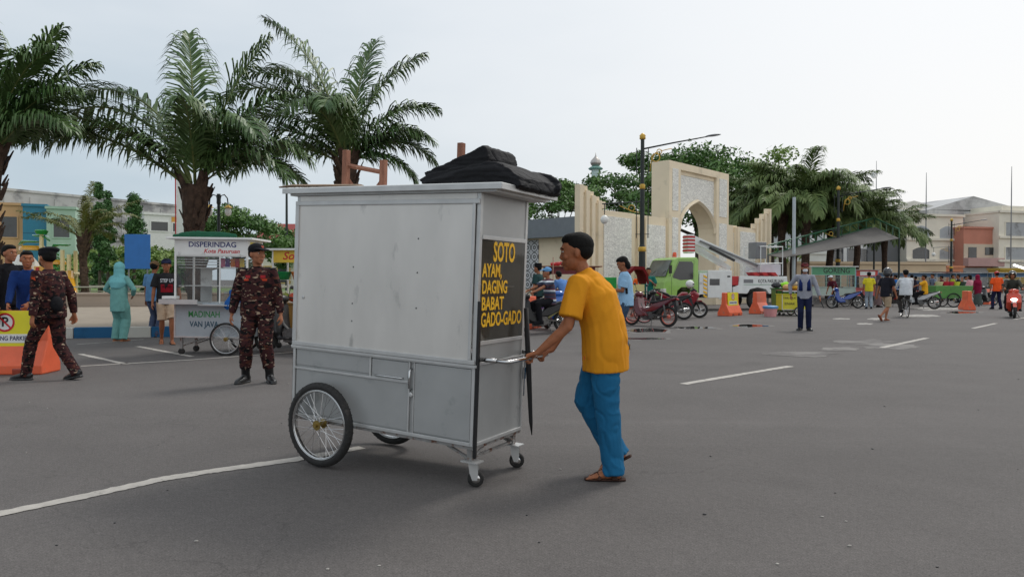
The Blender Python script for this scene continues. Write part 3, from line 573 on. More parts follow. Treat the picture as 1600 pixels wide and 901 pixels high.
# ============================================================ ground
def asphalt():
    m = bpy.data.materials.new('worn asphalt'); m.use_nodes = True; t = m.node_tree; n = t.nodes; l = t.links; b = n['Principled BSDF']; b.inputs['Roughness'].default_value = .82; b.inputs['Specular IOR Level'].default_value = .35
    tcx = n.new('ShaderNodeTexCoord')
    def nz_(scale, det=5, rough=.6, st=(1, 1, 1), dist=0):
        q = n.new('ShaderNodeMapping'); q.inputs[3].default_value = st; q.inputs[2].default_value = (0, 0, R(45)); l.new(tcx.outputs['Object'], q.inputs[0])
        x = n.new('ShaderNodeTexNoise'); x.inputs['Scale'].default_value = scale; x.inputs['Detail'].default_value = det; x.inputs['Roughness'].default_value = rough; x.inputs['Distortion'].default_value = dist; l.new(q.outputs[0], x.inputs[0]); return x.outputs[0]
    def rg(s, a, b_, c, d):
        q = n.new('ShaderNodeMapRange'); l.new(s, q.inputs[0])
        for i, v_ in enumerate((a, b_, c, d)): q.inputs[i + 1].default_value = v_
        return q.outputs[0]
    def mul(a, b_):
        q = n.new('ShaderNodeMath'); q.operation = 'MULTIPLY'; l.new(a, q.inputs[0]); l.new(b_, q.inputs[1]); return q.outputs[0]
    f = mul(rg(nz_(.35, 4, .55, (.25, 1, 1)), .3, .7, .86, 1.13), rg(nz_(1.7, 6, .65), .3, .7, .93, 1.07))
    f = mul(f, rg(nz_(95, 3, .8), .32, .68, .62, 1.38)); f = mul(f, rg(nz_(24, 5, .75), .3, .7, .84, 1.16)); f = mul(f, rg(nz_(.9, 7, .75, (.06, 1.6, 1)), .55, .72, 1, 1.13)); f = mul(f, rg(nz_(8, 5, .7, (1, 3, 1), 1.2), .25, .42, .86, 1))
    cmb = n.new('ShaderNodeVectorMath'); cmb.operation = 'SCALE'; cmb.inputs[0].default_value = (.111, .101, .096); l.new(f, cmb.inputs['Scale'])
    wv = n.new('ShaderNodeVectorMath'); wv.operation = 'ADD'; nn = n.new('ShaderNodeTexNoise'); nn.inputs['Scale'].default_value = 1.6; nn.inputs['Detail'].default_value = 6; l.new(tcx.outputs['Object'], nn.inputs[0]); l.new(tcx.outputs['Object'], wv.inputs[0]); l.new(nn.outputs['Color'], wv.inputs[1])
    ve = n.new('ShaderNodeTexVoronoi'); ve.feature = 'DISTANCE_TO_EDGE'; ve.inputs['Scale'].default_value = .33; l.new(wv.outputs[0], ve.inputs[0])
    cm = n.new('ShaderNodeMath'); cm.operation = 'MAXIMUM'; l.new(rg(ve.outputs[0], .0006, .003, .82, 1), cm.inputs[0]); l.new(rg(nz_(.22, 3), .50, .56, 1, 0), cm.inputs[1]); f = mul(f, cm.outputs[0])
    f = mul(f, rg(nz_(.8, 3, .5), .64, .76, 1, .84)); l.new(f, cmb.inputs['Scale'])
    vo = n.new('ShaderNodeTexVoronoi'); vo.inputs['Scale'].default_value = 26; l.new(tcx.outputs['Object'], vo.inputs[0]); sp = rg(vo.outputs['Distance'], .0, .055, 1, 0); sp2 = mul(sp, rg(nz_(3, 4), .55, .62, 0, .75))
    mx = n.new('ShaderNodeMix'); mx.data_type = 'RGBA'; l.new(sp2, mx.inputs[0]); l.new(cmb.outputs[0], mx.inputs[6]); mx.inputs[7].default_value = (.32, .29, .26, 1); l.new(mx.outputs[2], b.inputs['Base Color'])
    bp = n.new('ShaderNodeBump'); bp.inputs['Strength'].default_value = .5; bp.inputs['Distance'].default_value = .006; l.new(nz_(120, 3, .8), bp.inputs['Height']); l.new(bp.outputs[0], b.inputs['Normal'])
    return m
gr = MB(); gr.add([(-700, -60, 0), (700, -60, 0), (700, 1400, 0), (-700, 1400, 0)], [(0, 1, 2, 3)])
tag(gr.build('road', asphalt(), None), kind='structure')
PAINT = mat('worn road paint', (.44, .41, .37), rough=.8, var=.12, vs=14, bump=.3, bs=60, wear=((.2, .18, .165), .60, 9))
PAINT2 = mat('old road paint', (.38, .36, .33), rough=.8, var=.15, vs=14, bump=.3, bs=60, wear=((.15, .14, .13), .50, 7))
def strip(pts, wd, m=PAINT, z=.004, jit=.008, name='road_marking', n=40, ext=0):
    P = [G(*p) for p in pts]; b = MB(); vs = []; random.seed(int(pts[0][0]))
    segs = []
    for i in range(n + 1):
        t = i / n * (len(P) - 1); k = min(int(t), len(P) - 2); segs.append(lerp(P[k], P[k + 1], t - k))
    for i, p in enumerate(segs):
        d = (segs[min(i + 1, n)] - segs[max(i - 1, 0)]).normalized(); nn = V((-d.y, d.x, 0)); wv = wd + noise.noise(p * 1.3) * wd * .25
        vs += [p + nn * (wv / 2 + random.uniform(-jit, jit)) + V((0, 0, z)), p - nn * (wv / 2 + random.uniform(-jit, jit)) + V((0, 0, z))]
    b.add(vs, [(2 * i, 2 * i + 2, 2 * i + 3, 2 * i + 1) for i in range(n)]); o = b.build(name, m, None); tag(o, kind='structure'); return o
strip([(-160, 835), (120, 778), (250, 749), (330, 736), (460, 718), (566, 699)], .115, n=90)
strip([(1067, 600), (1150, 586), (1235, 572)], .12); strip([(1378, 543), (1448, 528)], .12); strip([(1520, 513), (1556, 505)], .12); strip([(1585, 499), (1620, 493)], .12)
strip([(126, 572), (300, 562), (460, 550)], .09, n=60); strip([(125, 553), (198, 569)], .10); strip([(215, 541), (300, 557)], .10); strip([(120, 538), (225, 530)], .08, PAINT2)
strip([(990, 499), (1060, 492), (1130, 489)], .12, PAINT2); strip([(1440, 485), (1520, 484)], .25, PAINT2); strip([(1490, 481), (1600, 476)], .2, PAINT2)
def blot(cx, cy, rx, ry, m, z=.0035, seed=0, name='puddle', wob=.35, n=48):
    b = MB(); c = G(cx, cy); ex = G(cx + rx, cy) - c; ey = G(cx, cy - ry) - c; vs = []
    for i in range(n):
        a = 2 * math.pi * i / n; k = 1 + wob * noise.noise(V((math.cos(a) * 1.6 + seed * 5, math.sin(a) * 1.6, seed))) + wob * .4 * noise.noise(V((math.cos(a) * 5, math.sin(a) * 5, seed)))
        vs.append(c + ex * math.cos(a) * k + ey * math.sin(a) * k + V((0, 0, z)))
    b.add(vs, [tuple(range(n))]); o = b.build(name, m, None); tag(o, kind='structure'); return o
WATER = mat('standing water', (.03, .028, .026), rough=.03, var=.2, vs=3, spec=.6); PALE = mat('pale ground film', (.19, .177, .165), rough=.85, var=.2, vs=3, bump=.2, wear=((.115, .105, .10), .46, 1.6))
for i, (cx, cy, rx, ry) in enumerate(((1012, 516, 38, 2.6), (1086, 512, 32, 1.8), (1172, 509, 24, 2.2), (1004, 529, 32, 1.3), (1503, 488, 22, 1.6))):
    blot(cx, cy, rx * 1.25, ry * 1.5, PALE, .003, i, 'pale_patch', .45); blot(cx, cy, rx, ry, WATER, .007, i)  # wider pale sheet under each puddle leaves a rim round the water
for i, (cx, cy, rx, ry) in enumerate(((1345, 534, 45, 3.5), (1390, 541, 40, 4), (1465, 482, 38, 2.2), (1310, 545, 30, 3), (1250, 553, 60, 3.5), (1440, 493, 30, 2), (1370, 498, 14, 1.4), (1316, 498, 12, 1.2), (1352, 506, 12, 1.3))): blot(cx, cy, rx, ry, PAINT2 if i in (2, 5, 6, 7, 8) else PALE, .0032 + i * .0002, i + 9, 'pale_patch', .5)
# scraps of litter and pebbles
for i in range(46):
    b = MB(); p = G(random.uniform(-50, 1600), random.uniform(520, 890)); s = random.uniform(.005, .013); b.ell(p + V((0, 0, s * .3)), (s, s * random.uniform(.5, 1), s * .4), 6, 4); o = b.build('pebble', mat('pale pebble', (.34, .32, .29)) if i % 2 else BLACK, None); tag(o, kind='structure')
# ============================================================ builders: two-wheelers, truck, stalls, barriers, lamps
def simple_wheel(parent, c, Rr, w=.09, rimm=TRIM, nsp=6, name='wheel'):
    c = V(c); b = MB(); b.ring(c, Rr - w / 2, w / 2, n=28, m=8); t = b.build(name, RUBBER, parent, smooth=True)
    b = MB(); b.ring(c, Rr - w * .95, .014, n=28, m=6, rw=w * .34)
    for i in range(nsp):
        a = 2 * math.pi * i / nsp + .3; b.tube([c + V((math.cos(a) * .02, 0, math.sin(a) * .02)), c + V((math.cos(a), 0, math.sin(a))) * (Rr - w * .9)], [.016, .01] if nsp < 9 else .003, 5)
    b.X = Matrix.Translation(c) @ Matrix.Rotation(R(90), 4, 'X'); b.lathe([(.03, -w * .6), (.05, -w * .35), (.05, w * .35), (.03, w * .6)], n=12); b.build('rim', rimm, t, smooth=False); return t
CLEAR2 = mat('stall glass', (.12, .13, .13), rough=.06, var=.2, alpha=.2, spec=.6)
SEATM = mat('black vinyl seat', (.012, .012, .012), rough=.5, var=.2, vs=20); LENS = mat('headlamp glass', (.7, .7, .68), rough=.1, var=.05); LENSON = mat('headlamp lit', (1, .95, .85), rough=.2, emit=6, var=0); TAILM = mat('tail lamp', (.35, .01, .01), rough=.2); ENG = mat('engine metal', (.12, .115, .11), rough=.45, metal=.7, var=.3, vs=20)
def motorbike(label, loc, rz, c1, c2=None, style='bebek', group='motorcycles parked or ridden on the road', lit=False, rimm=TRIM, lean=4, steer=0, cat='motorcycle'):
    t = thing('motorcycle', label, cat, loc, rz, group); t.rotation_euler = (R(lean), 0, rz); c2 = c2 or DARKP
    Rr = .25 if style == 'scooter' else .29; w = .1 if style != 'bebek' else .075; xf, xr = .64, -.60; ns = 5 if style != 'bebek' else 18
    simple_wheel(t, (xf, 0, Rr), Rr, w, rimm, ns); simple_wheel(t, (xr, 0, Rr), Rr, w * 1.1, rimm, ns)
    b = MB()
    for k in (-1, 1): b.tube([(xf, .07 * k, Rr), (xf - .15, .07 * k, .62), (xf - .22, .06 * k, .80)], [.02, .024, .022], 8)
    b.tube([(xf - .22, -.06, .8), (xf - .22, .06, .8)], .02, 6); b.build('fork', CHROME if style == 'bebek' else BLACK, t, smooth=True)
    b = MB(); b.prism([(xf - Rr - .02, Rr + .12), (xf - .12, Rr * 2 + .01), (xf + .08, Rr * 2 + .0), (xf + .22, Rr + .16), (xf + .17, Rr + .19), (xf + .05, Rr * 2 + .045), (xf - .14, Rr * 2 + .05), (xf - Rr - .0, Rr + .22)], -.055, .055, inset=.03); b.build('mudguard', c1, t)
    b = MB(); b.tube([(xf - .2, 0, .82), (.28, 0, .5), (.1, 0, .36), (-.2, 0, .36), (-.35, 0, .6)], .03, 8); b.prism([(.22, .2), (.26, .38), (.1, .45), (-.16, .42), (-.2, .24), (.0, .17)], -.11, .11, inset=.15)
    for k in (-1, 1): b.tube([(-.1, .1 * k, .32), (xr, .1 * k, Rr)], .024, 6); b.tube([(xr + .02, .12 * k, Rr + .02), (xr + .1, .12 * k, .62)], [.03, .03], 8)
    b.box(.0, .08, -.2, .2, .26, .285); b.tube([(-.12, .1, .24), (-.18, .22, .01)], .012, 6); b.build('engine', ENG, t, smooth=False)
    b = MB(); b.tube([(.2, -.1, .2), (.0, -.13, .2), (-.3, -.15, .26), (-.78, -.16, .38)], [.02, .022, .045, .05], 10); b.build('exhaust', CHROME if style == 'bebek' else BLACK, t, smooth=True)
    b = MB()
    if style == 'bebek':
        b.prism([(.44, .34), (.53, .54), (.44, .80), (.36, .84), (.33, .62), (.22, .42), (.02, .34), (.0, .27), (.3, .25)], -.17, .17, inset=.12)
        b.prism([(.3, .45), (.1, .38), (-.2, .42), (-.5, .58), (-.82, .76), (-.84, .84), (-.5, .74), (-.1, .64), (.05, .50), (.3, .52)], -.12, .12, inset=.1); b.ell((.42, 0, .9), (.13, .14, .09), 14, 10)
    elif style == 'scooter':
        b.prism([(.40, .28), (.56, .56), (.46, .86), (.34, .92), (.30, .6), (.24, .30)], -.22, .22, inset=.2); b.prism([(-.05, .26), (.0, .62), (-.3, .70), (-.86, .80), (-.84, .68), (-.6, .46), (-.3, .3)], -.17, .17, inset=.15); b.box(-.05, .3, -.16, .16, .24, .29); b.ell((.36, 0, .96), (.12, .17, .08), 14, 10)
    else:
        b.prism([(.30, .30), (.46, .52), (.60, .74), (.62, .84), (.44, .98), (.32, .92), (.2, .74), (.0, .55), (.05, .32)], -.15, .15, inset=.14); b.prism([(.25, .72), (.22, .90), (.02, .90), (-.16, .74), (-.14, .62)], -.13, .13, inset=.12)
        b.prism([(-.1, .62), (-.3, .70), (-.84, .94), (-.9, .9), (-.6, .68), (-.3, .52), (-.12, .5)], -.11, .11, inset=.1)
    part('fairing', remesh(b, .017, 4, mats=[c1]), t)
    b = MB()
    if style == 'sport': b.prism([(.32, .93), (.50, .88), (.56, .95), (.40, 1.07)], -.1, .1, inset=.15); b.prism([(.0, .3), (.36, .3), (.42, .42), (.15, .52), (-.0, .46)], -.16, .16, inset=.1)
    else: b.prism([(.47, .36), (.565, .56), (.49, .74), (.45, .5)], -.09, .09, inset=.1)
    b.prism([(-.1, .40), (-.45, .56), (-.62, .62), (-.4, .52), (-.12, .33)], -.135, .135, inset=.1); part('trim_panel', remesh(b, .016, 3, mats=[c2]), t)
    b = MB(); sp = [(.02, .64), (-.05, .72), (-.3, .72), (-.45, .78), (-.78, .84), (-.74, .78), (-.4, .70), (-.1, .64)] if style != 'sport' else [(-.06, .68), (-.12, .77), (-.36, .78), (-.46, .86), (-.8, .98), (-.76, .92), (-.44, .74)]
    b.prism(sp, -.12, .12, inset=.1); part('seat', remesh(b, .016, 3, mats=[SEATM]), t)
    hz = .98 if style != 'sport' else 1.0; hx_ = xf - .28
    hb = MB(); hb.tube([(hx_ - .06, -.34, hz), (hx_ + .02, -.2, hz + .02), (hx_ + .04, 0, hz - .03), (hx_ + .02, .2, hz + .02), (hx_ - .06, .34, hz)], .014, 8); ho = hb.build('handlebar', BLACK, t, smooth=True)
    for k in (-1, 1):
        b = MB(); b.tube([(hx_ - .05, .3 * k, hz), (hx_ - .1, .4 * k, hz)], .019, 8); b.build('grip', RUBBER, ho, smooth=True)
        b = MB(); b.tube([(hx_, .2 * k, hz + .02), (hx_ + .02, .28 * k, hz + .18)], .006, 5); b.ell((hx_ + .01, .31 * k, hz + .2), (.015, .06, .035), 10, 6); b.build('mirror', DARKP, t, smooth=True)
    b = MB(); z_ = .89 if style == 'bebek' else .83 if style == 'scooter' else .82
    if style == 'scooter': b.ell((.53, 0, .66), (.05, .1, .05), 12, 8)
    else: b.ell((.535 if style == 'bebek' else .6, 0, z_), (.035, .085, .05), 12, 8)
    b.build('headlight', LENSON if lit else LENS, t, smooth=True)
    b = MB(); b.ell((-.87, 0, .78 if style != 'sport' else .9), (.03, .07, .03), 10, 6); b.build('tail_light', TAILM, t, smooth=True)
    b = MB(); b.prism([(-.72, .72), (-.88, .45), (-.92, .46), (-.84, .74)], -.06, .06); b.build('mudflap', DARKP, t); box('number_plate', BLACK, t, -.925, -.918, -.08, .08, .52, .62)
    return t

def bicycle(label, loc, rz, c):
    t = thing('bicycle', label, 'bicycle', loc, rz)
    for x in (-.52, .52): spoked_wheel(t, (x, 0, .33), .33, .035, 20, tyre=RUBBER, hub=CHROME)
    b = MB(); r = .016; bb = (-.06, 0, .28)
    for p, q in (((-.52, 0, .33), bb), (bb, (.34, 0, .72)), (bb, (-.18, 0, .78)), ((-.18, 0, .72), (.32, 0, .8)), ((-.18, 0, .7), (-.52, 0, .33)), ((.31, 0, .86), (.52, 0, .33))): b.tube([p, q], r, 6)
    b.build('frame', c, t); b = MB(); b.tube([(.22, -.26, 1.02), (.32, -.1, 1.0), (.31, 0, .88), (.32, .1, 1.0), (.22, .26, 1.02)], .011, 6); b.build('handlebar', CHROME, t)
    b = MB(); b.prism([(-.32, .8), (-.3, .86), (-.05, .84), (-.03, .81)], -.07, .07, inset=.2); b.build('saddle', SEATM, t); b = MB(); b.ring(bb, .09, .008, n=20, m=5); b.tube([(-.06, -.1, .28), (-.06, .1, .28)], .01, 5); b.tube([(-.06, .09, .28), (.08, .09, .2)], .01, 5); b.tube([(-.06, -.09, .28), (-.2, -.09, .36)], .01, 5); b.build('crank', CHROME, t)
    b = MB(); b.prism([(-.88, .6), (-.86, .64), (-.2, .64), (-.2, .6)], -.07, .07); b.build('carrier', BLACK, t); return t

TG = S(150, 196, 98, kind='gloss', rough=.25); TW = S(222, 226, 224, kind='paint', wear=((.45, .44, .42), .62, 3)); GREYM = S(120, 122, 125, kind='paint')
def truck(loc, rz):
    t = thing('utility_truck', 'green cab utility truck with a white folded boom, parked before the arch gate', 'truck', loc, rz)
    W2 = .95
    cab = MB(); cab.prism([(.0, .52), (.04, .95), (.0, 1.22), (-.12, 1.42), (-.50, 2.2), (-.66, 2.3), (-1.6, 2.32), (-1.7, 2.22), (-1.7, .62), (-1.42, .62), (-1.36, .86), (-1.15, 1.0), (-.85, 1.0), (-.66, .86), (-.6, .52)], -W2, W2, inset=.012); cb = cab.build('cab', TG, t, bevel=.035)
    b = MB(); b.add([(-.125, -.84, 1.47), (-.125, .84, 1.47), (-.475, .78, 2.17), (-.475, -.78, 2.17), (-.095, -.84, 1.485), (-.095, .84, 1.485), (-.45, .78, 2.19), (-.45, -.78, 2.19)], [(4, 5, 6, 7), (0, 3, 2, 1), (0, 1, 5, 4), (1, 2, 6, 5), (2, 3, 7, 6), (3, 0, 4, 7)]); b.build('windscreen', mat('truck windscreen', (.10, .12, .12), rough=.08, var=.6, vs=1.2, spec=.8), cb)
    for k in (-1, 1):
        b = MB(); ye = k * W2; b.prism([(-.42, 1.42), (-.44, 1.52), (-.72, 2.12), (-1.36, 2.12), (-1.42, 2.02), (-1.42, 1.36), (-.8, 1.32)], ye - .02, ye + .006); dw_ = b.build('side_window', GLASS, cb)
        b = MB()
        for p, q in (((-.36, .62), (-.36, 1.4)), ((-.36, 1.4), (-.7, 2.17)), ((-.7, 2.17), (-1.46, 2.17)), ((-1.46, 2.17), (-1.46, .95))): b.tube([(p[0], ye * 1.001, p[1]), (q[0], ye * 1.001, q[1])], .007, 4)
        dd = b.build('door_seam', BLACK, cb); b = MB(); b.box(-1.36, -1.2, ye - .01, ye + .03 * k if k > 0 else ye + .01, 1.14, 1.2) if k > 0 else b.box(-1.36, -1.2, ye - .03, ye + .01, 1.14, 1.2); b.build('door_handle', BLACK, cb)
        b = MB(); b.tube([(-.3, ye, 1.5), (-.18, ye + k * .18, 1.62), (-.18, ye + k * .18, 1.9)], .012, 6); b.box(-.22, -.16, ye + k * .18 - .08, ye + k * .18 + .08, 1.6, 1.95); b.build('mirror', BLACK, cb)
        b = MB(); b.prism([(-.08, .72), (.05, .74), (.055, .95), (-.08, .96)], k * .86 - .13, k * .86 + .1 if k < 0 else k * .86 + .13); b.build('headlight', LENS, cb, bevel=.015)
    b = MB(); b.box(.02, .06, -.66, .66, .80, .95); b.box(-.1, .12, -.96, .96, .38, .66); b.build('bumper', DARKP, cb, bevel=.02)
    b = MB(); b.tube([(-.1, -.5, 1.46), (-.2, -.1, 1.72)], .01, 4); b.tube([(-.1, .4, 1.46), (-.2, .75, 1.72)], .01, 4); b.build('wipers', BLACK, cb)
    b = MB(); b.X = Matrix.Translation((-.9, .3, 2.32)); b.lathe([(.09, 0), (.09, .12), (.07, .2), (.02, .22)], n=14); b.build('beacon', S(230, 80, 30, kind='gloss'), cb)
    b = MB()
    for y in (-.4, .4): b.box(-6.2, -1.2, y - .06, y + .06, .55, .75)
    b.box(-6.25, -6.1, -.9, .9, .5, .8); b.build('chassis', BLACK, t)
    for (x, y) in ((-1.0, .82), (-1.0, -.82), (-4.75, .75), (-4.75, -.75)): simple_wheel(t, (x, y, .42), .42, .24, GREYM, 8)
    b = MB(); b.box(-2.15, -1.75, -.93, .93, .7, 1.62); b.build('front_locker', TW, t, bevel=.02)
    b = MB(); b.box(-3.4, -2.16, -.96, .96, .55, 1.75); lk = b.build('side_locker', TW, t, bevel=.02)
    for k in (-1, 1):
        b = MB(); b.box(-2.75, -2.25, k * .96 - .008, k * .96 + .008, 1.1, 1.38); b.build('locker_window', GLASS, lk); b = MB(); b.box(-3.3, -3.15, k * .96 - .01, k * .96 + .01, 1.45, 1.52); b.box(-3.3, -3.15, k * .96 - .01, k * .96 + .01, .75, .8); b.build('locker_handle', BLACK, lk)
        for i in range(6):
            b = MB(); b.prism([(-2.12, .55 + i * .17), (-1.95, .62 + i * .17), (-1.95, .70 + i * .17), (-2.12, .63 + i * .17)], k * .94 - .012, k * .94 + .012); b.build('hazard_stripe', YEL, lk)
    b = MB(); b.prism([(-3.45, .75), (-3.45, 1.0), (-3.75, 1.1), (-3.8, 1.5), (-6.35, 1.5), (-6.4, .72), (-5.35, .72), (-5.2, .92), (-4.75, 1.0), (-4.35, .92), (-4.2, .72)], -.96, .96); bd = b.build('rear_deck', TW, t, bevel=.02)
    text('KOTA PASURUAN', BLACK, bd, .21, (-5.45, .962, 1.28), (R(90), 0, R(180)), bold=.02, fit=1.35, align='CENTER'); b = MB(); b.box(-4.5, -4.0, .955, .966, 1.2, 1.36); b.build('emblem', GREYM, bd); b = MB(); b.box(-6.2, -4.0, .955, .966, 1.12, 1.14); b.build('green_line', S(60, 130, 90, kind='paint'), bd)
    # boom and basket
    def beam(p, q, wy, h, m, name, par): 
        b = MB(); b.tube([p, q], [(wy, h), (wy, h)], 4, side=(0, 1, 0)); 
        return b.build(name, m, par)
    tur = MB(); tur.X = Matrix.Translation((-5.5, 0, 1.5)); tur.lathe([(.45, 0), (.45, .2), (.3, .35), (.3, .55)], n=18); tb = tur.build('turret', TW, t)
    def sbox(p, q, hw, hh, m, name, par, hh2=None):
        p, q = V(p), V(q); d = (q - p).normalized(); n_ = V((-d.z, 0, d.x)) if d.x > 0 else V((d.z, 0, -d.x)); hh2 = hh2 or hh; b = MB(); vs = []
        for c, h in ((p, hh), (q, hh2)):
            for sy, sz in ((-1, -1), (1, -1), (1, 1), (-1, 1)): vs.append(c + V((0, sy * hw, 0)) + n_ * (sz * h))
        b.add(vs, [(0, 1, 2, 3), (7, 6, 5, 4), (0, 4, 5, 1), (1, 5, 6, 2), (2, 6, 7, 3), (3, 7, 4, 0)]); return b.build(name, m, par, bevel=.01)
    bm = sbox((-5.75, .2, 1.75), (-1.75, .2, 3.15), .14, .10, TW, 'boom', t, .17); sbox((-4.1, -.25, 1.85), (-1.85, -.25, 3.0), .12, .10, TW, 'lower_boom', t, .15)
    sbox((-5.2, .42, 1.98), (-2.1, .42, 3.05), .04, .035, GREYM, 'ram', t); sbox((-3.9, .43, 2.2), (-2.6, .43, 2.75), .05, .05, BLACK, 'hose', t)
    b = MB(); b.box(-1.85, -1.5, .0, .40, 2.50, 3.32); ce = b.build('boom_end', TW, t, bevel=.03)
    for i in range(5): b = MB(); b.box(-1.86, -1.49, -.01, .41, 2.58 + i * .15, 2.66 + i * .15); b.build('red_stripe', RED, ce)
    b = MB(); b.box(-5.5, -4.95, .0, .6, 2.3, 3.05); b.build('control_box', GREYM, t, bevel=.03)
    b = MB()
    for (x, y) in ((-5.1, -.5), (-5.1, .7), (-6.3, -.5), (-6.3, .7)): b.tube([(x, y, 1.55), (x, y, 2.85)], .02, 6)
    for z in (2.1, 2.85):
        b.tube([(-5.1, -.5, z), (-5.1, .7, z)], .018, 6); b.tube([(-6.3, -.5, z), (-6.3, .7, z)], .018, 6)
        for y in (-.5, .7): b.tube([(-5.1, y, z), (-6.3, y, z)], .018, 6)
    b.build('basket_rail', TW, t); box('basket', S(200, 198, 205, kind='paint'), t, -6.25, -5.15, -.45, .65, 1.56, 2.05, bevel=.02)
    for i in range(3): b = MB(); b.prism([(-4.6 - i * .5, 1.52), (-4.85 - i * .5, 1.52), (-4.7 - i * .5, 1.68), (-4.45 - i * .5, 1.68)], .5, .96); b.build('red_chevron', RED, bd)
    b = MB(); b.box(-3.8, -3.45, -.3, .9, 1.1, 1.5); b.build('tool_chest', RED, t, bevel=.02)
    return t

def stall(label, loc, rz, L_, W, zb, zc, zg, zt, body, roofm, glass=True, signs=(), wheel=.29, wx=None, cat='food stall', ov=.12, post=WHITE, name='food_stall', signm=None, group=None, shelves=2, legs=True, cloth=None):
    """street vendor's stall on wheels; x runs along its front face (y=0 side faces the buyer)"""
    t = thing(name, label, cat, loc, rz, group)
    b = MB(); b.box(0, L_, .01, W, zb, zc - .03); b.box(-.02, L_ + .02, -.02, W + .02, zc - .03, zc); cb = b.build('cabinet', body, t, bevel=.006)
    b = MB()
    for (x0, x1, z0, z1) in ((0, .025, zb, zc - .03), (L_ - .025, L_, zb, zc - .03), (.025, L_ - .025, zb, zb + .025)): b.box(x0, x1, .0, .0098, z0, z1)
    b.build('cabinet_trim', TRIM, cb)
    for x in (0, L_ - .03):
        for y in (0, W - .03): b = MB(); b.box(x, x + .03, y, y + .03, zc, zt); b.build('post', post, t)
    if glass:
        b = MB(); b.box(.03, L_ - .03, .012, .017, zc, zg); b.build('front_glass', CLEAR2, t)
        b = MB(); b.box(L_ - .018, L_ - .013, .03, W - .03, zc, zg); b.build('end_glass', CLEAR2, t)
        b = MB(); n_ = 2 if L_ < 1.6 else 3
        for i in range(1, n_): b.box(L_ * (.62 if n_ == 2 else i / n_) - .012, L_ * (.62 if n_ == 2 else i / n_) + .012, .004, .011, zc, zg)
        b.box(.03, L_ - .03, .003, .0105, zg - .02, zg); b.build('mullion', post, t)
    for i in range(shelves): b = MB(); z = zc + (zg - zc) * (i + .9) / (shelves + .6); b.box(.04, L_ - .04, .08, W - .1, z, z + .012); b.build('shelf', post, t)
    b = MB(); b.box(.03, L_ - .03, -.004, .012, zg, zt); sb = b.build('signboard', signm or WHITE, t); b = MB(); b.box(L_ - .014, L_ + .003, .03, W - .03, zg, zt); se = b.build('end_signboard', signm or WHITE, t)
    b = MB(); b.box(-ov, L_ + ov, -ov * .8, W + ov, zt, zt + .035); b.build('roof', roofm, t, bevel=.005)
    for (s_, m, sz, x, z, fit, sh, face) in signs:
        if face == 'f': text(s_, m, sb, sz, (x, -.006, z), FR, bold=.015, fit=fit, shear=sh)
        elif face == 'c': text(s_, m, cb, sz, (x, .006, z), FR, bold=.012, fit=fit, shear=sh)
        else: text(s_, m, se, sz, (L_ + .006, x, z), ER, bold=.01, fit=fit, shear=sh)
    if wheel:
        wx_ = wx if wx is not None else L_ * .72; spoked_wheel(t, (wx_, -.06, wheel), wheel, .05, 24); spoked_wheel(t, (wx_, W + .06, wheel), wheel, .05, 24)
        b = MB(); b.tube([(wx_, -.1, wheel), (wx_, W + .1, wheel)], .012, 6); b.build('axle', RUST, t)
    if legs:
        for y in (.08, W - .08):
            b = MB(); b.box(.08, .12, y - .02, y + .02, .1, zb); b.tube([(.1, y, .14), (.55, y, zb)], .012, 5); b.build('leg', RUST, t)
            b = MB(); b.X = Matrix.Translation((.1, y, .055)) @ Matrix.Rotation(R(90), 4, 'X'); b.lathe([(.035, -.018), (.055, -.014), (.055, .014), (.035, .018)], n=16); b.build('caster_wheel', RUBBER, t, smooth=True)
    return t

ORG = S(232, 104, 66, kind='plast', wear=((.45, .2, .13), .6, 5)); YLW = S(232, 220, 40, kind='paint')
def barrier(label, loc, rz, sign=True, w=1.1, txt='DILARANG PARKIR'):
    t = thing('traffic_barrier', label, 'barrier', loc, rz, 'orange plastic traffic barriers')
    b = MB(); prof = [(-.24, .0), (-.24, .12), (-.09, .45), (-.075, .86), (.075, .86), (.09, .45), (.24, .12), (.24, 0)]; b.prism(prof, -w / 2, w / 2, 'x'); o = b.build('shell', ORG, t, bevel=.02)
    for i in (-1, 1): b = MB(); b.prism([(-.245, .0), (-.25, .07), (-.2, .16), (-.19, .0)], i * w * .22 - .07, i * w * .22 + .07, 'x'); b.build('slot', S(150, 62, 42, kind='plast'), o)
    if sign:
        b = MB(); b.box(-.43, .43, -.135, -.125, .37, .86); s_ = b.build('sign_plate', YLW, t); s_.rotation_euler = (R(-2), 0, 0)
        b = MB(); b.box(-.33, .33, -.138, -.1355, .42, .54); b.build('white_strip', WHITE, s_); text(txt, S(20, 30, 90, kind='paint'), s_, .085, (0, -.14, .48), FR, fit=.6, bold=.01)
        b = MB(); b.X = Matrix.Translation((.0, -.137, .70)) @ Matrix.Rotation(R(90), 4, 'X'); b.lathe([(.13, -.001), (.13, .001)], n=28); b.build('sign_disc', WHITE, s_)
        b = MB(); b.ring((.0, -.1395, .70), .118, .0015, n=32, m=4, rw=.002); b.ring((0, -.1392, .70), .116, .014, n=32, m=4, rw=.001)
        b.tube([(-.08, -.1398, .78), (.08, -.1398, .62)], [(.001, .012)] * 2, 4, side=(0, 1, 0)); b.build('red_ring', S(205, 30, 40, kind='paint'), s_); text('P', BLACK, s_, .18, (0, -.1388, .70), FR, bold=.02)
    return t
POLE = mat('dark green iron', (.012, .018, .016), rough=.45, var=.2, vs=8)
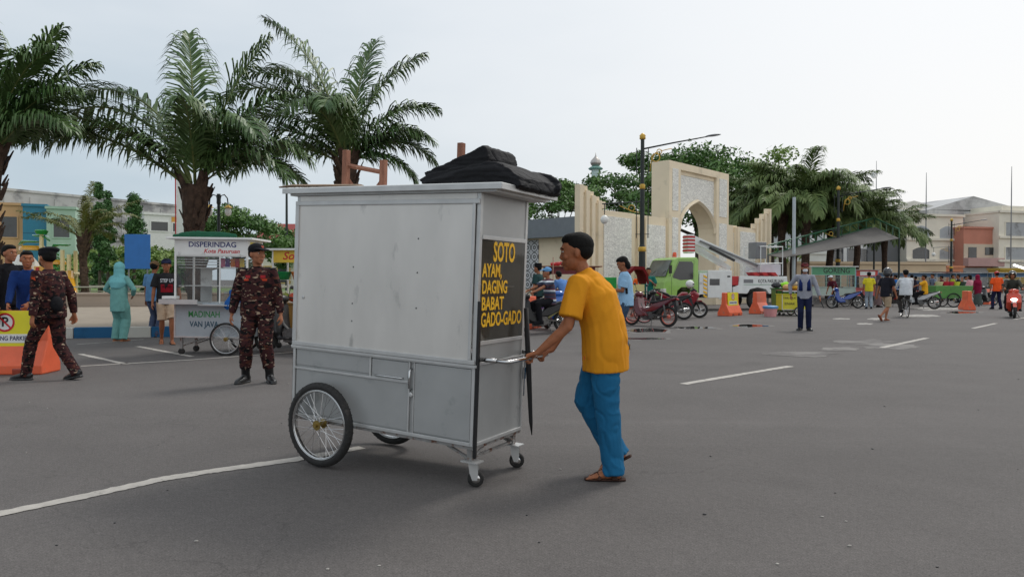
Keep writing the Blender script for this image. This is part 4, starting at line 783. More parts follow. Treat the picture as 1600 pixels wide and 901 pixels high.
def deco_lamp(label, loc, rz, H=7.0, globe=True):
    t = thing('street_lamp', label, 'street lamp', loc, rz, 'ornate street lamps along the road')
    b = MB(); b.lathe([(.2, 0), (.2, .1), (.16, .14), (.14, .9), (.13, 2.6), (.095, 2.75), (.09, 5.0), (.075, 5.2), (.075, H)], n=16); b.build('pole', POLE, t, smooth=False)
    for z, r in ((.45, .2), (2.55, .17), (5.05, .12), (H - .02, .13)): b = MB(); b.X = Matrix.Translation((0, 0, z)); b.lathe([(r * .75, -.1), (r, -.06), (r * .85, 0), (r, .05), (r * .6, .11), (r * .3, .15)], n=16); b.build('gold_collar', GOLD, t, smooth=True)
    for z0, z1 in ((3.0, 4.6), (5.5, 6.6)):
        b = MB()
        for k in (-1, 1): b.tube([(.23 * k, 0, z0), (.23 * k, 0, z1)], .018, 6); b.tube([(0, 0, z0 + .15), (.27 * k, 0, z0 + .15)], .014, 5); b.tube([(0, 0, z1 - .15), (.27 * k, 0, z1 - .15)], .014, 5)
        b.build('side_rods', POLE, t)
    b = MB(); b.tube([(0, 0, H - .5), (1.2, 0, H - .28), (2.6, 0, H - .05)], [.035, .03, .022], 8); a = b.build('arm', POLE, t, smooth=True); b = MB(); b.ell((2.75, 0, H - .02), (.3, .1, .045), 14, 8, rot=Matrix.Rotation(R(-6), 3, 'Y')); b.build('lamp_head', GREYM, a, smooth=True)
    b = MB(); b.tube([(0, 0, 4.45), (-1.6, 0, 4.38)], .025, 6); b.tube([(-1.5, 0, 4.38), (-1.5, 0, 3.95)], .018, 6); a2 = b.build('arm', POLE, t); b = MB(); b.ell((-1.5, 0, 3.75), (.16, .16, .18), 16, 12); b.build('lamp_globe', LAMP, a2, smooth=True)
    b = MB(); b.ring((.52, 0, H - .85), .16, .02, n=20, m=6); b.ring((.66, 0, H - .62), .1, .018, n=16, m=6); b.tube([(.3, 0, H - 1.4), (.34, 0, H - 1.0), (.5, 0, H - .66), (.9, 0, H - .55), (1.15, 0, H - .5)], .016, 6); b.build('gold_scroll', GOLD, t, smooth=True); b = MB(); b.ring((-.42, 0, 4.2), .12, .018, n=16, m=6); b.tube([(0, 0, 4.0), (-.35, 0, 4.05), (-.9, 0, 4.3)], .014, 6); b.build('gold_scroll', GOLD, t, smooth=True)
    return t
# ============================================================ plants
def leafmat(name, c, c2, rough=.55):
    m = mat(name, c, rough=rough, var=0, vs=.9, c2=c2, spec=.35); b = m.node_tree.nodes['Principled BSDF']; b.inputs['Subsurface Weight'].default_value = 0
    return m
PALM = leafmat('oil palm leaf', lin(54, 84, 44), lin(100, 124, 70), .42); PALM2 = leafmat('dusty palm leaf', lin(84, 106, 58), lin(120, 136, 80)); LEAF = leafmat('tree leaf', lin(62, 98, 46), lin(98, 130, 62)); LEAF2 = leafmat('fresh leaf', lin(98, 130, 58), lin(140, 158, 82)); CYP = leafmat('cypress leaf', lin(54, 92, 52), lin(84, 120, 64)); DRYP = leafmat('yellowing palm leaf', lin(88, 98, 50), lin(120, 118, 66))
BARK = mat('palm bark', (.075, .045, .03), rough=.95, var=.5, vs=9, bump=.9, bs=22); BARK2 = mat('grey bark', (.10, .08, .06), rough=.95, var=.3, vs=6, bump=.6, bs=25); RACH = mat('palm leaf stalk', lin(105, 115, 62), rough=.6, var=.2)
def frond(b, base, az, el, Ln, droop, rnd, nl=64, leaf=.72, wd=.042, twist=0.0):
    n = 14; pts = [V(base)]; e = el
    for i in range(n):
        t = (i + 1) / n; ee = el - droop * t ** 1.35; a2 = az + twist * t; pts.append(pts[-1] + V((math.cos(a2) * math.cos(ee), math.sin(a2) * math.cos(ee), math.sin(ee))) * (Ln / n))
    b.mi = 1; b.tube(pts, [.035 * (1 - .85 * i / n) * Ln / 3.6 for i in range(n + 1)], 5, cap=False); b.mi = 0
    for j in range(nl):
        t = .1 + .9 * (j + rnd.random() * .6) / nl; f = min(t, .999) * n; k = int(f); p = lerp(pts[k], pts[k + 1], f - k); d = (pts[k + 1] - pts[k]).normalized(); sd = d.cross(V((0, 0, 1)))
        if sd.length < .05: sd = V((-math.sin(az), math.cos(az), 0))
        sd.normalize(); up = sd.cross(d)
        ll = leaf * (math.sin(math.pi * (.14 + .80 * t)) ** .65) * rnd.uniform(.85, 1.1) * (Ln / 3.6) ** .4
        for s_ in (-1, 1):
            v = rnd.uniform(-.15, .5); dr = (sd * s_ * rnd.uniform(.75, 1) + d * rnd.uniform(.5, .85) * (1 + t * .8) + up * v).normalized()
            dn = V((0, 0, -1)); q1 = p + dr * ll * .45; d2 = (dr + dn * rnd.uniform(.35, 1.0)).normalized(); q2 = q1 + d2 * ll * .32; d3 = (d2 + dn * rnd.uniform(.8, 1.8)).normalized(); q3 = q2 + d3 * ll * .28
            wn = d.cross(dr); wn = (wn.cross(dr)).normalized() * wd / 2
            b.add([p - wn * .5, p + wn * .5, q1 + wn, q1 - wn, q2 + wn * .8, q2 - wn * .8, q3], [(0, 1, 2, 3), (3, 2, 4, 5), (5, 4, 6)])
    return pts
def palm(label, loc, h, fr, seed, extra=14, Ln=3.6, trunk=.26, m=PALM, group='tall palms beside the road', nl=62, leaf=.72, wd=.042, rz=0, boots=True):
    rnd = random.Random(seed); t = thing('palm_tree', label, 'palm tree', loc, rz, group)
    b = MB(); nn = 14; b.tube([(.06 * math.sin(i * .5), .05 * math.cos(i * .7), h * i / nn) for i in range(nn + 1)], [trunk * (1.05 if i < 2 else .82) + (trunk * .35 * max(0, (i - nn + 4) / 4)) for i in range(nn + 1)], 14)
    if boots:
        for i in range(int(h * 26)):
            z = h * (.04 + .98 * rnd.random() ** .7); a = rnd.random() * 6.28; r = trunk * (.8 + .4 * max(0, (z / h - .7) / .3)); p = V((math.cos(a) * r * .9, math.sin(a) * r * .9, z)); o = V((math.cos(a), math.sin(a), 0)); k = rnd.uniform(.6, 1.3) * (1.5 if z > h * .75 else .7)
            b.tube([p - V((0, 0, .06)), p + o * .05 * k + V((0, 0, .07 * k)), p + o * .11 * k + V((0, 0, .2 * k))], [(.06 * k, .03), (.055 * k, .025), (.025 * k, .012)], 5, side=(-o.y, o.x, 0))
    b.build('trunk', BARK, t)
    b = MB(); top = V((0, 0, h))
    lst = [(R(a), R(e), l, dr) for a, e, l, dr in fr] + [(rnd.random() * 6.28, R(rnd.uniform(28, 80)), Ln * rnd.uniform(.75, 1.0), rnd.uniform(.9, 1.7)) for _ in range(extra)]
    for a, e, l, dr in lst: frond(b, top + V((math.cos(a) * .12, math.sin(a) * .12, rnd.uniform(-.1, .1))), a, e, l, dr, rnd, nl, leaf, wd)
    b.build('crown', [m, RACH], t, fix=False); return t
def tree(label, loc, h, r, seed, m=LEAF, flat=.5, nc=26, nleaf=170, ls=.16, group=None, trunk=.2, name='tree', z0=.45, cat='tree', shape='dome'):
    """tapered trunk, forking limbs, and a crown of many small leaf faces gathered in uneven clumps"""
    rnd = random.Random(seed); t = thing(name, label, cat, loc, 0, group); b = MB(); tips = []
    fork = h * z0; b.tube([(0, 0, 0), (.05 * h * .1, 0, fork * .5), (0, .03, fork)], [trunk, trunk * .8, trunk * .65], 10)
    for i in range(nc):
        if shape == 'dome': a = rnd.random() * 6.28; q = math.sqrt(rnd.random()); x, y = math.cos(a) * r * q, math.sin(a) * r * q; z = h - (h * flat) * (1 - math.sqrt(max(0, 1 - q * q * .9))) * .9 - rnd.random() ** 1.5 * h * flat * .45
        else: z = h * (.12 + .88 * rnd.random() ** .8); q = r * (1.02 - z / h) ** .7 * rnd.random() ** .5; a = rnd.random() * 6.28; x, y = math.cos(a) * q, math.sin(a) * q
        tips.append(V((x, y, z)))
    for p in tips[:12]:
        if shape == 'dome': md = V((p.x * .4, p.y * .4, fork + (p.z - fork) * .55)); b.tube([(0, 0, fork * .92), md, p], [trunk * .45, trunk * .28, trunk * .07], 6)
    b.build('trunk', BARK2, t, smooth=True)
    b = MB(); vs = []; fs = []
    for p in tips:
        cr = r * rnd.uniform(.18, .36) if shape == 'dome' else r * rnd.uniform(.3, .5); fl = .5 if shape == 'dome' else .9
        for j in range(nleaf):
            d = V((rnd.gauss(0, 1), rnd.gauss(0, 1), rnd.gauss(0, 1))).normalized() * cr * rnd.random() ** .45; d.z *= fl; c = p + d
            n_ = (d.normalized() * .7 + V((rnd.gauss(0, .6), rnd.gauss(0, .6), rnd.gauss(0, .6) + .5))).normalized(); u = n_.orthogonal().normalized(); u = (u * math.cos(j) + n_.cross(u) * math.sin(j)); v = n_.cross(u); s = ls * rnd.uniform(.6, 1.25)
            k = len(vs); vs += [c - u * s, c + v * s * .42, c + u * s, c - v * s * .42]; fs.append((k, k + 1, k + 2, k + 3))
    b.add(vs, fs); b.build('crown', m, t, fix=False); return t
def at(px, Y, z=0): p = D(px, 438, Y); return V((p.x, p.y, z))
def hz(py, Y, px=800): return D(px, py, Y).z

pz2 = hz(290, 17, 305)
palm('tall palm with shaggy trunk behind the small silver stall, middle of the left three', at(306, 17), pz2, [(178, 50, 5.2, 1.35), (184, 42, 4.9, 1.1), (172, 66, 5.2, 2.0), (165, 75, 4.4, 1.5), (120, 84, 4.1, .45), (12, 80, 3.9, .5), (-5, 72, 3.1, 1.0), (3, 62, 3.1, 1.9), (-12, 54, 2.7, 2.0), (20, 48, 2.8, 1.8), (-160, 64, 3.5, 1.9), (-40, 70, 3.2, 2.0)], 3, 1, 3.7, nl=96, trunk=.27, leaf=.98, wd=.05)
palm('tall palm cut by the left edge of the photo, above the man in black', at(-14, 15), hz(238, 15, 0), [(5, 80, 3.0, .6), (-10, 66, 2.6, 1.3), (20, 72, 2.8, .9), (0, 52, 1.7, 1.0), (-60, 80, 2.9, .8), (170, 70, 3.0, 1.0), (60, 72, 2.7, 1.2), (-25, 76, 3.1, 1.3)], 8, 4, 2.6, nl=90, trunk=.22, leaf=.9, wd=.048)
palm('tall palm behind the wooden stand on the silver cart, third from left', at(541, 20), hz(252, 20, 543), [(170, 72, 4.6, 1.7), (178, 60, 3.8, 1.9), (165, 83, 4.9, .9), (150, 80, 4.4, 1.3), (172, 76, 4.2, 1.35), (60, 86, 3.8, .5), (12, 80, 3.7, .9), (5, 70, 3.1, 1.4), (-8, 54, 2.7, 1.6), (10, 44, 2.7, 1.7), (-3, 22, 2.1, 1.5), (-90, 76, 3.0, 2.1), (188, 48, 3.6, 1.8), (182, 32, 3.4, 1.5), (-110, 64, 3.2, 1.9)], 5, 3, 3.3, nl=92, trunk=.26, leaf=.95, wd=.052)
palm('small yellowing palm growing on the lawn left of the blue board', at(131, 33, .4), hz(370, 33, 131) - .4, [(5, 62, 2.8, 1.5), (175, 58, 3.1, 1.5), (170, 30, 3.7, .35), (15, 55, 3.1, .8), (90, 85, 2.6, .3), (-20, 40, 3.1, .9)], 11, 13, 2.6, trunk=.2, m=DRYP, group=None, nl=44, leaf=.5)
proto = palm('dense green palm in the palm row behind the gate wall', at(1190, 52), 6.0, [(a, 35, 4.6, 1.9) for a in range(0, 360, 36)], 21, 26, 4.8, m=PALM2, trunk=.3, nl=66, leaf=1.05, wd=.075, group='palms in the row behind the gate and canopy', boots=False)
for i, (px, Y, k, rz_, lab) in enumerate(((1222, 50, 1.02, 1, 'palm just left of the plain white pole'), (1258, 49, 1.08, 2, 'palm just right of the plain white pole, tallest of its row'), (1296, 53, 1.0, 3, 'palm directly behind the distant ornate lamp'), (1338, 50, .86, 4, 'palm rising behind the high end of the grey canopy'), (1382, 54, .78, 5.1, 'last palm of the row, nearest the cream shop houses'), (1165, 57, 1.0, 3.3, 'palm at the left end of its row, beside the arch'), (1240, 60, 1.12, 4.4, 'palm at the back of the dense row'), (1200, 62, 1.08, 0.4, 'rear palm showing between the fins and the white pole'))):
    clone(proto, at(px, Y), rz_, lab, k)
tree('broad flat crowned tree with dark foliage behind the minaret side of the gate', at(1005, 62), hz(243, 62, 1010), 5.4, 31, nc=32, nleaf=230, ls=.22, trunk=.35, flat=.6)
tree('dark spreading tree above the arch of the gate', at(1090, 60), hz(240, 60, 1090), 6.4, 32, nc=36, nleaf=220, ls=.22, trunk=.35, flat=.5)
tree('open tree with thin forking stems behind the grey roofed building', at(872, 50), hz(282, 50, 872), 3.6, 33, nc=30, nleaf=190, ls=.17, trunk=.16, flat=.45, z0=.3)
tree('leafy tree standing among the palms at the right of the gate', at(1205, 66), hz(240, 66, 1205), 6, 34, m=LEAF2, nc=34, nleaf=220, ls=.25, trunk=.3, flat=.7)
tree('round dark green tree behind the twin armed lamp', at(372, 42), hz(318, 42, 372), 3.0, 35, nc=50, nleaf=260, ls=.13, trunk=.2, flat=.85)
tree('tall dark cypress standing behind the small palm', at(155, 40), hz(290, 40, 155), .62, 36, m=CYP, nc=46, nleaf=170, ls=.10, shape='cone', name='cypress_tree', trunk=.1, group='cypresses on the lawn')
tree('cypress standing just left of the blue board', at(209, 40), hz(308, 40, 209), .8, 37, m=CYP, nc=46, nleaf=170, ls=.10, shape='cone', name='cypress_tree', trunk=.1, group='cypresses on the lawn')
tree('cypress close behind the leftmost cypress', at(168, 42), hz(302, 42, 168), .55, 38, m=CYP, nc=36, nleaf=150, ls=.10, shape='cone', name='cypress_tree', trunk=.1, group='cypresses on the lawn')
for i, (px, Y, py, r_, lab, mm) in enumerate(((258, 45, 372, 2.6, 'pale green bushy tree right of the blue board', LEAF2), (222, 50, 385, 2.4, 'dark low tree behind the blue board', LEAF), (165, 52, 392, 3.2, 'low tree at the back of the lawn between the cypresses', LEAF2), (110, 55, 400, 2.6, 'low tree behind the playground tower', LEAF), (262, 38, 405, 1.6, 'dark clipped bush low beside the silver stall roof', LEAF))):
    tree(lab, at(px, Y), hz(py, Y, px), r_, 50 + i, m=mm, nc=22, nleaf=180, ls=.15, trunk=.12, flat=.8, z0=.3, group='low trees behind the lawn')

# ============================================================ plaza on the left
KB = S(28, 88, 130, kind='wall'); KW = S(190, 188, 180, kind='wall'); PAVE = S(150, 138, 122, kind='wall', vs=2); WALLC = S(165, 150, 135, kind='wall')
e0, e1 = G(-60, 531), G(470, 523); ed = (e1 - e0).normalized(); en = V((-ed.y, ed.x, 0)); EL_ = (e1 - e0).length; ang = math.atan2(ed.y, ed.x)
EM = Matrix.Translation(e0) @ Matrix.Rotation(ang, 4, 'Z')
b = MB(); b.X = EM; b.box(-30, EL_, .16, 14.2, -.2, .20); tag(b.build('pavement', PAVE, None), kind='structure')
b = MB(); b.X = EM; b.box(-30, EL_ - .001, 14.6, 60, -.2, .42); tag(b.build('lawn', leafmat('lawn green', lin(86, 112, 58), lin(110, 130, 76), .9), None), kind='structure')
x = -6.46; i = 0
while x < EL_:
    b = MB(); b.X = EM; b.box(x + .005, min(x + .775, EL_), 0, .155, -.1, .235); tag(b.build('kerb_stone', KB if i % 2 else KW, None, bevel=.015), ('blue' if i % 2 else 'white') + ' painted kerb stone along the left plaza edge', 'kerb stone', 'blue and white kerb stones'); x += .78; i += 1
b = MB(); b.X = EM; b.box(-30, EL_ - .01, 14.2, 14.55, .19, .66); b.box(-30, EL_ - .005, 14.15, 14.65, .66, .76); wl = b.build('planter_wall', WALLC, None, bevel=.02); tag(wl, 'low stone planter wall with a pale coping in front of the lawn', 'wall')
# lawn fence rails, blue board, playground
for yy, nm in ((17, 'thin low rail running across the lawn, the nearer one'), (22, 'thin low rail running across the lawn, the farther one')):
    b = MB(); b.X = EM; b.tube([(-10, yy, .95), (EL_ - .2, yy, .95)], .03, 5); b.tube([(-10, yy, .7), (EL_ - .2, yy, .7)], .02, 5)
    for k in range(-10, int(EL_), 2): b.box(k, k + .06, yy - .03, yy + .03, .42, .95)
    tag(b.build('low_rail', S(170, 165, 150, kind='paint'), None), nm, 'railing')
p = at(215, 31, .76); t = thing('notice_board', 'plain blue upright board on two posts above the low wall', 'board', p); box('panel', S(40, 108, 180, kind='paint', wear=((.03, .14, .38), .6, 2)), t, -.55, .55, -.02, .02, hz(420, 31, 215) - .76, hz(366, 31, 215) - .76, bevel=.01)
for k in (-.4, .4): box('post', GREYM, t, k - .025, k + .025, .021, .06, 0, 1.4)
p = at(72, 33, .42); t = thing('playground_tower', 'colourful playground tower with green leaf roofs and yellow platforms', 'playground')
t.location = p; CR = S(228, 210, 160, kind='paint'); GN = S(30, 140, 62, kind='gloss'); OY = S(225, 165, 50, kind='gloss')
for (x, y, h) in ((-.9, 0, 2.1), (-.2, 0, 2.9), (.75, 0, 2.2), (1.05, 0, 2.0), (-.9, 1, 2.1), (.75, 1, 2.2)): b = MB(); b.tube([(x, y, 0), (x, y, h)], .09, 8); b.build('post', CR, t)
for i, (x, z, r_, m) in enumerate(((-.85, 2.2, .55, OY), (.25, 1.55, .38, OY), (-.5, .85, .9, CR), (.75, 1.0, .6, CR))): b = MB(); b.X = Matrix.Translation((x, .4, z)); b.lathe([(r_, 0), (r_, .12), (r_ * .8, .2)], n=18); b.build('platform', m, t)
for (x, z, l, a) in ((-.35, 2.75, .8, -20), (.55, 2.35, .9, 12), (-.9, 2.5, 1.0, 8), (.0, 1.5, .9, -30), (.1, 2.05, .7, -15)):
    b = MB(); b.tube([(x - l / 2, .2, z - math.sin(R(a)) * l / 2), (x - l / 5, .2, z + .1), (x + l / 4, .2, z + .08), (x + l / 2, .2, z + math.sin(R(a)) * l / 2)], [(.02, .02), (.28, .05), (.3, .05), (.03, .02)], 10, side=(0, 1, 0)); b.build('leaf_roof', GN, t, smooth=True)
b = MB(); b.lathe([(.2, 0), (.28, .16), (.22, .22)], c=(-.2, 0, 2.9), n=14); b.build('finial', GN, t); b = MB(); b.lathe([(.3, 0), (.3, .55)], c=(-.2, 0, .9), n=16); b.build('drum', OY, t); b = MB(); b.box(-.25, -.12, -.34, -.3, 1.0, 1.4); b.build('red_panel', RED, t)
b = MB(); b.tube([(1.0, -.2, 1.2), (1.3, -.6, .8), (1.7, -1.1, .3), (1.9, -1.4, .15)], [(.32, .06)] * 4, 10, side=(1, .3, 0)); b.build('slide', OY, t, smooth=True)
b = MB(); b.X = Matrix.Translation((-1.5, .6, 0)); b.lathe([(.75, 0), (.75, 1.2), (.68, 1.6), (.45, 1.9), (.1, 2.0)], n=20); b.build('white_dome', WHITE, t, smooth=True)

# ============================================================ buildings
def building(label, px0, px1, Y0, Y1, ztop, wallm, name='building', depth=12, cat='building', z0=0, roofm=None, para=.0, group=None):
    """a block whose street face runs from one photo column to another; returns the thing, its local frame has x along the face and y into the block"""
    a, b_ = at(px0, Y0, z0), at(px1, Y1, z0); d = b_ - a; L_ = d.length; t = thing(name, label, cat, a, math.atan2(d.y, d.x), group)
    b = MB(); b.box(0, L_, 0, depth, 0, ztop - z0); b.build('wall', wallm, t)
    b = MB(); b.box(-.1, L_ + .1, -.15, depth + .1, ztop - z0 + .002, ztop - z0 + .25); b.build('roof', roofm or wallm, t); return t, L_
def win(t, x0, x1, z0, z1, gm=GLASS, fm=WHITE, arch=0, d=.08, fw=.12):
    b = MB(); 
    if arch:
        pts = [(x0, z0), (x1, z0), (x1, z1 - arch)] + [(x1 + (x0 - x1) * k / 6, z1 - arch + arch * math.sin(math.pi * k / 6)) for k in range(1, 6)] + [(x0, z1 - arch)]; b.prism(pts, -.03, .01)
        pane_ = MB(); pane_.prism([(x0 + (p[0] - x0), p[1]) for p in pts], -.034, -.031); w_ = b.build('window', fm, t); cx, cz = (x0 + x1) / 2, (z0 + z1) / 2
        k = MB(); k.prism([(cx + (p[0] - cx) * .92, cz + (p[1] - cz) * .92) for p in pts], -.045, -.0302); k.build('pane', gm, w_); return w_
    b.box(x0 - fw, x1 + fw, -d, .01, z1, z1 + fw); b.box(x0 - fw, x1 + fw, -d, .01, z0 - fw, z0); b.box(x0 - fw, x0, -d, .01, z0, z1); b.box(x1, x1 + fw, -d, .01, z0, z1); w_ = b.build('window', fm, t)
    k = MB(); k.box(x0, x1, -.03, .008, z0, z1); k.build('pane', gm, w_); return w_
OLDW = S(196, 196, 192, kind='wall', wear=((.28, .28, .28), .5, .35)); CRM = S(228, 222, 206, kind='wall'); GRYW = S(165, 168, 170, kind='wall', wear=((.2, .2, .2), .5, .4))
# long old block on the left
t, L_ = building('long weathered white block with stained upper wall far behind the playground', -30, 284, 70, 88, hz(312, 80, 130), OLDW, cat='shop building')
b = MB(); b.box(-.05, L_ + .05, -.3, 0, 5.6, 5.9); b.build('ledge', OLDW, t)
for x in [L_ * k / 9 for k in range(1, 9)]: b = MB(); b.box(x - .35, x + .35, -.12, 0, 5.9, 9.6); b.build('pilaster', OLDW, t)
for i in range(8): x = L_ * (.30 + i * .085); win(t, x, x + 1.5, 3.2, 4.8, GLASS, OLDW)
for i in range(6): x = L_ * (.48 + i * .085); win(t, x, x + 1.4, .6, 2.4, GLASS, OLDW)
for (a, b_, z0, z1, m, lab) in ((-8, 36, 0, 354, S(205, 165, 122, kind='wall'), 'orange shop front at the left end of the long white block'), (36, 73, 0, 322, S(34, 122, 152, kind='paint', wear=((.0, .1, .2), .6, 1)), 'bright blue clad shop front next to the orange one'), (73, 118, 0, 326, S(168, 194, 176, kind='wall'), 'pale green shop front right of the blue one')):
    Ya = 68; tt, LL = building(lab, a, b_, Ya, Ya + .8, hz(z1 if a > 0 else 320, Ya, a), m, name='shop', depth=2.2, cat='shop')
    if a < 0 or a > 70: win(tt, LL * .25, LL * .8, hz(372, Ya), hz(340 if a < 0 else 345, Ya), GLASS, m)
    else:
        for zz in (4.0, 5.6): b = MB(); b.box(0, LL, -.02, .01, zz, zz + .05); b.build('panel_joint', S(0, 80, 110, kind='paint'), tt)
t, L_ = building('white office block end with a dark ribbon window behind the cypress', 226, 276, 74, 76, hz(335, 74, 250), WHITE, depth=4, cat='office building'); win(t, L_ * .2, L_ * .72, hz(361, 74), hz(347, 74), GLASS, WHITE); win(t, L_ * .88, L_ * .98, hz(361, 74), hz(348, 74), GLASS, WHITE); b = MB(); b.box(L_ * .84, L_, -.06, 0, hz(347, 74), hz(338, 74)); b.build('ochre_band', S(215, 160, 80, kind='wall'), t)
t = thing('sign_pylon', 'tall plain white pylon edge beside the middle palm trunk', 'pylon', at(283, 46)); b = MB(); b.box(-.28, .55, 0, .4, 0, hz(272, 46)); b.build('slab', WHITE, t); b = MB(); b.tube([(-.33, -.02, 0), (-.33, -.02, hz(272, 46))], .04, 6); b.build('edge_pipe', RED, t)
# red roofed hall
a = at(398, 75); t = thing('hall', 'low hall with a red tiled hipped roof behind the round tree', 'hall', a); h0 = hz(372, 75); h1 = hz(346, 75); RT = S(140, 62, 58, kind='wall', vs=1.2)
b = MB(); b.box(0, 8, 0, 8, 0, h0 - .5); b.build('wall', CRM, t); b = MB(); b.add([(-.6, -.6, h0 - .6), (8.6, -.6, h0 - .6), (8.6, 8.6, h0 - .6), (-.6, 8.6, h0 - .6), (.2, 4, h1), (4.1, 4, h1)], [(0, 1, 5, 4), (1, 2, 5), (2, 3, 4, 5), (3, 0, 4), (3, 2, 1, 0)]); b.build('roof', RT, t)
for i in range(4): win(t, .5 + i * 1.9, 1.7 + i * 1.9, 1.0, 2.6, GLASS, S(210, 180, 110, kind='paint'))
# grey roofed low building with pierced screen
STN = S(205, 208, 208, kind='wall')
def screen(mname='pierced white screen', sc_=1.9, c=(.58, .59, .6), dk=(.12, .12, .12)):
    m = bpy.data.materials.new(mname); m.use_nodes = True; q = m.node_tree; n = q.nodes; l = q.links; b = n['Principled BSDF']; b.inputs['Roughness'].default_value = .8
    tcx = n.new('ShaderNodeTexCoord'); vo = n.new('ShaderNodeTexVoronoi'); vo.inputs['Scale'].default_value = sc_; vo.inputs['Randomness'].default_value = 0; l.new(tcx.outputs['Object'], vo.inputs[0]); wv = n.new('ShaderNodeMath'); wv.operation = 'SINE'; ml = n.new('ShaderNodeMath'); ml.operation = 'MULTIPLY'; ml.inputs[1].default_value = 24; l.new(vo.outputs['Distance'], ml.inputs[0]); l.new(ml.outputs[0], wv.inputs[0])
    r = n.new('ShaderNodeMapRange'); r.inputs[1].default_value = -.5; r.inputs[2].default_value = .1; l.new(wv.outputs[0], r.inputs[0]); mx = n.new('ShaderNodeMix'); mx.data_type = 'RGBA'; l.new(r.outputs[0], mx.inputs[0]); mx.inputs[6].default_value = (*dk, 1); mx.inputs[7].default_value = (*c, 1); l.new(mx.outputs[2], b.inputs['Base Color']); return m
def rubble(name='split face stone', c=lin(240, 238, 230), d=lin(222, 220, 214), sc_=(12, 12, 34)):
    m = bpy.data.materials.new(name); m.use_nodes = True; q = m.node_tree; n = q.nodes; l = q.links; b = n['Principled BSDF']; b.inputs['Roughness'].default_value = .9
    tcx = n.new('ShaderNodeTexCoord'); mpx = n.new('ShaderNodeMapping'); mpx.inputs[3].default_value = sc_; l.new(tcx.outputs['Object'], mpx.inputs[0]); vo = n.new('ShaderNodeTexVoronoi'); vo.feature = 'DISTANCE_TO_EDGE'; vo.inputs['Scale'].default_value = .42; l.new(mpx.outputs[0], vo.inputs[0]); r = n.new('ShaderNodeMapRange'); r.inputs[1].default_value = .0; r.inputs[2].default_value = .09; l.new(vo.outputs[0], r.inputs[0])
    v2 = n.new('ShaderNodeTexVoronoi'); v2.inputs['Scale'].default_value = .42; l.new(mpx.outputs[0], v2.inputs[0]); sp = n.new('ShaderNodeSeparateXYZ'); l.new(v2.outputs['Color'], sp.inputs[0]); r2 = n.new('ShaderNodeMapRange'); r2.inputs[3].default_value = .88; r2.inputs[4].default_value = 1.08; l.new(sp.outputs[0], r2.inputs[0])
    mx = n.new('ShaderNodeMix'); mx.data_type = 'RGBA'; l.new(r.outputs[0], mx.inputs[0]); mx.inputs[6].default_value = (*[x * .84 for x in d], 1); mx.inputs[7].default_value = (*c, 1); vm = n.new('ShaderNodeVectorMath'); vm.operation = 'SCALE'; l.new(mx.outputs[2], vm.inputs[0]); l.new(r2.outputs[0], vm.inputs['Scale']); l.new(vm.outputs[0], b.inputs['Base Color'])
    bp = n.new('ShaderNodeBump'); bp.inputs['Strength'].default_value = .4; bp.inputs['Distance'].default_value = .05; l.new(r.outputs[0], bp.inputs['Height']); l.new(bp.outputs[0], b.inputs['Normal']); return m
SCR, RUB = screen(), rubble()
CG = S(234, 218, 190, kind='wall', wear=(tuple(x * .84 for x in lin(234, 218, 190)), .58, .8))
Yb = 42; t, L_ = building('low cream building with a grey metal fascia and pierced screen, left of the gate', 815, 905, Yb, Yb - 3, hz(374, Yb), CG, depth=8, roofm=GREYM, cat='building')
b = MB(); b.box(-.3, L_ + .2, -.6, -.2, hz(374, Yb), hz(346, Yb)); b.box(-.3, L_ + .2, -.2, 8, hz(348, Yb) - .2, hz(348, Yb)); b.build('fascia', S(112, 118, 124, kind='paint', wear=((.2, .21, .22), .55, .8)), t); b = MB(); b.box(.3, 1.35, -.06, 0, .8, hz(376, Yb)); b.build('pierced_screen', SCR, t)

# the arch gate, wings and fins along one line parallel to the road
GO = V((2.79, 30, 0)); gd = V((.678, .736, 0)).normalized(); ga = math.atan2(gd.y, gd.x)
gate = thing('arch_gate', 'tall cream city gate with a pointed arch and grey stone panels, flanked by stepped fins', 'gate', GO, ga)
def gp(px): k = (px - 800) / F; return (k * 30 - 2.79) / (gd.x - k * gd.y)
def gz(py, px): s = gp(px); return hz(py, 30 + gd.y * s, px)
x0, x1 = gp(1045), gp(1138); ztop = gz(250, 1045); dp = 1.0
ax0, ax1 = gp(1063), gp(1119); ac = (ax0 + ax1) / 2; aw = (ax1 - ax0) / 2; zs = gz(362, 1090); zp = gz(314, 1092)
cc = aw * .7; am = math.degrees(math.acos(cc / (aw + cc))); hm = (aw + cc) * math.sin(R(am))
def ar(a): return ((aw + cc) * math.cos(R(a)) - cc, zs + (zp - zs) * (aw + cc) * math.sin(R(a)) / hm)
arch = [(ac - aw, 0), (ac - aw, zs)] + [(ac - ar(am * k / 7)[0], ar(am * k / 7)[1]) for k in range(1, 7)] + [(ac, zp)] + [(ac + ar(am * k / 7)[0], ar(am * k / 7)[1]) for k in range(6, 0, -1)] + [(ac + aw, zs), (ac + aw, 0)]
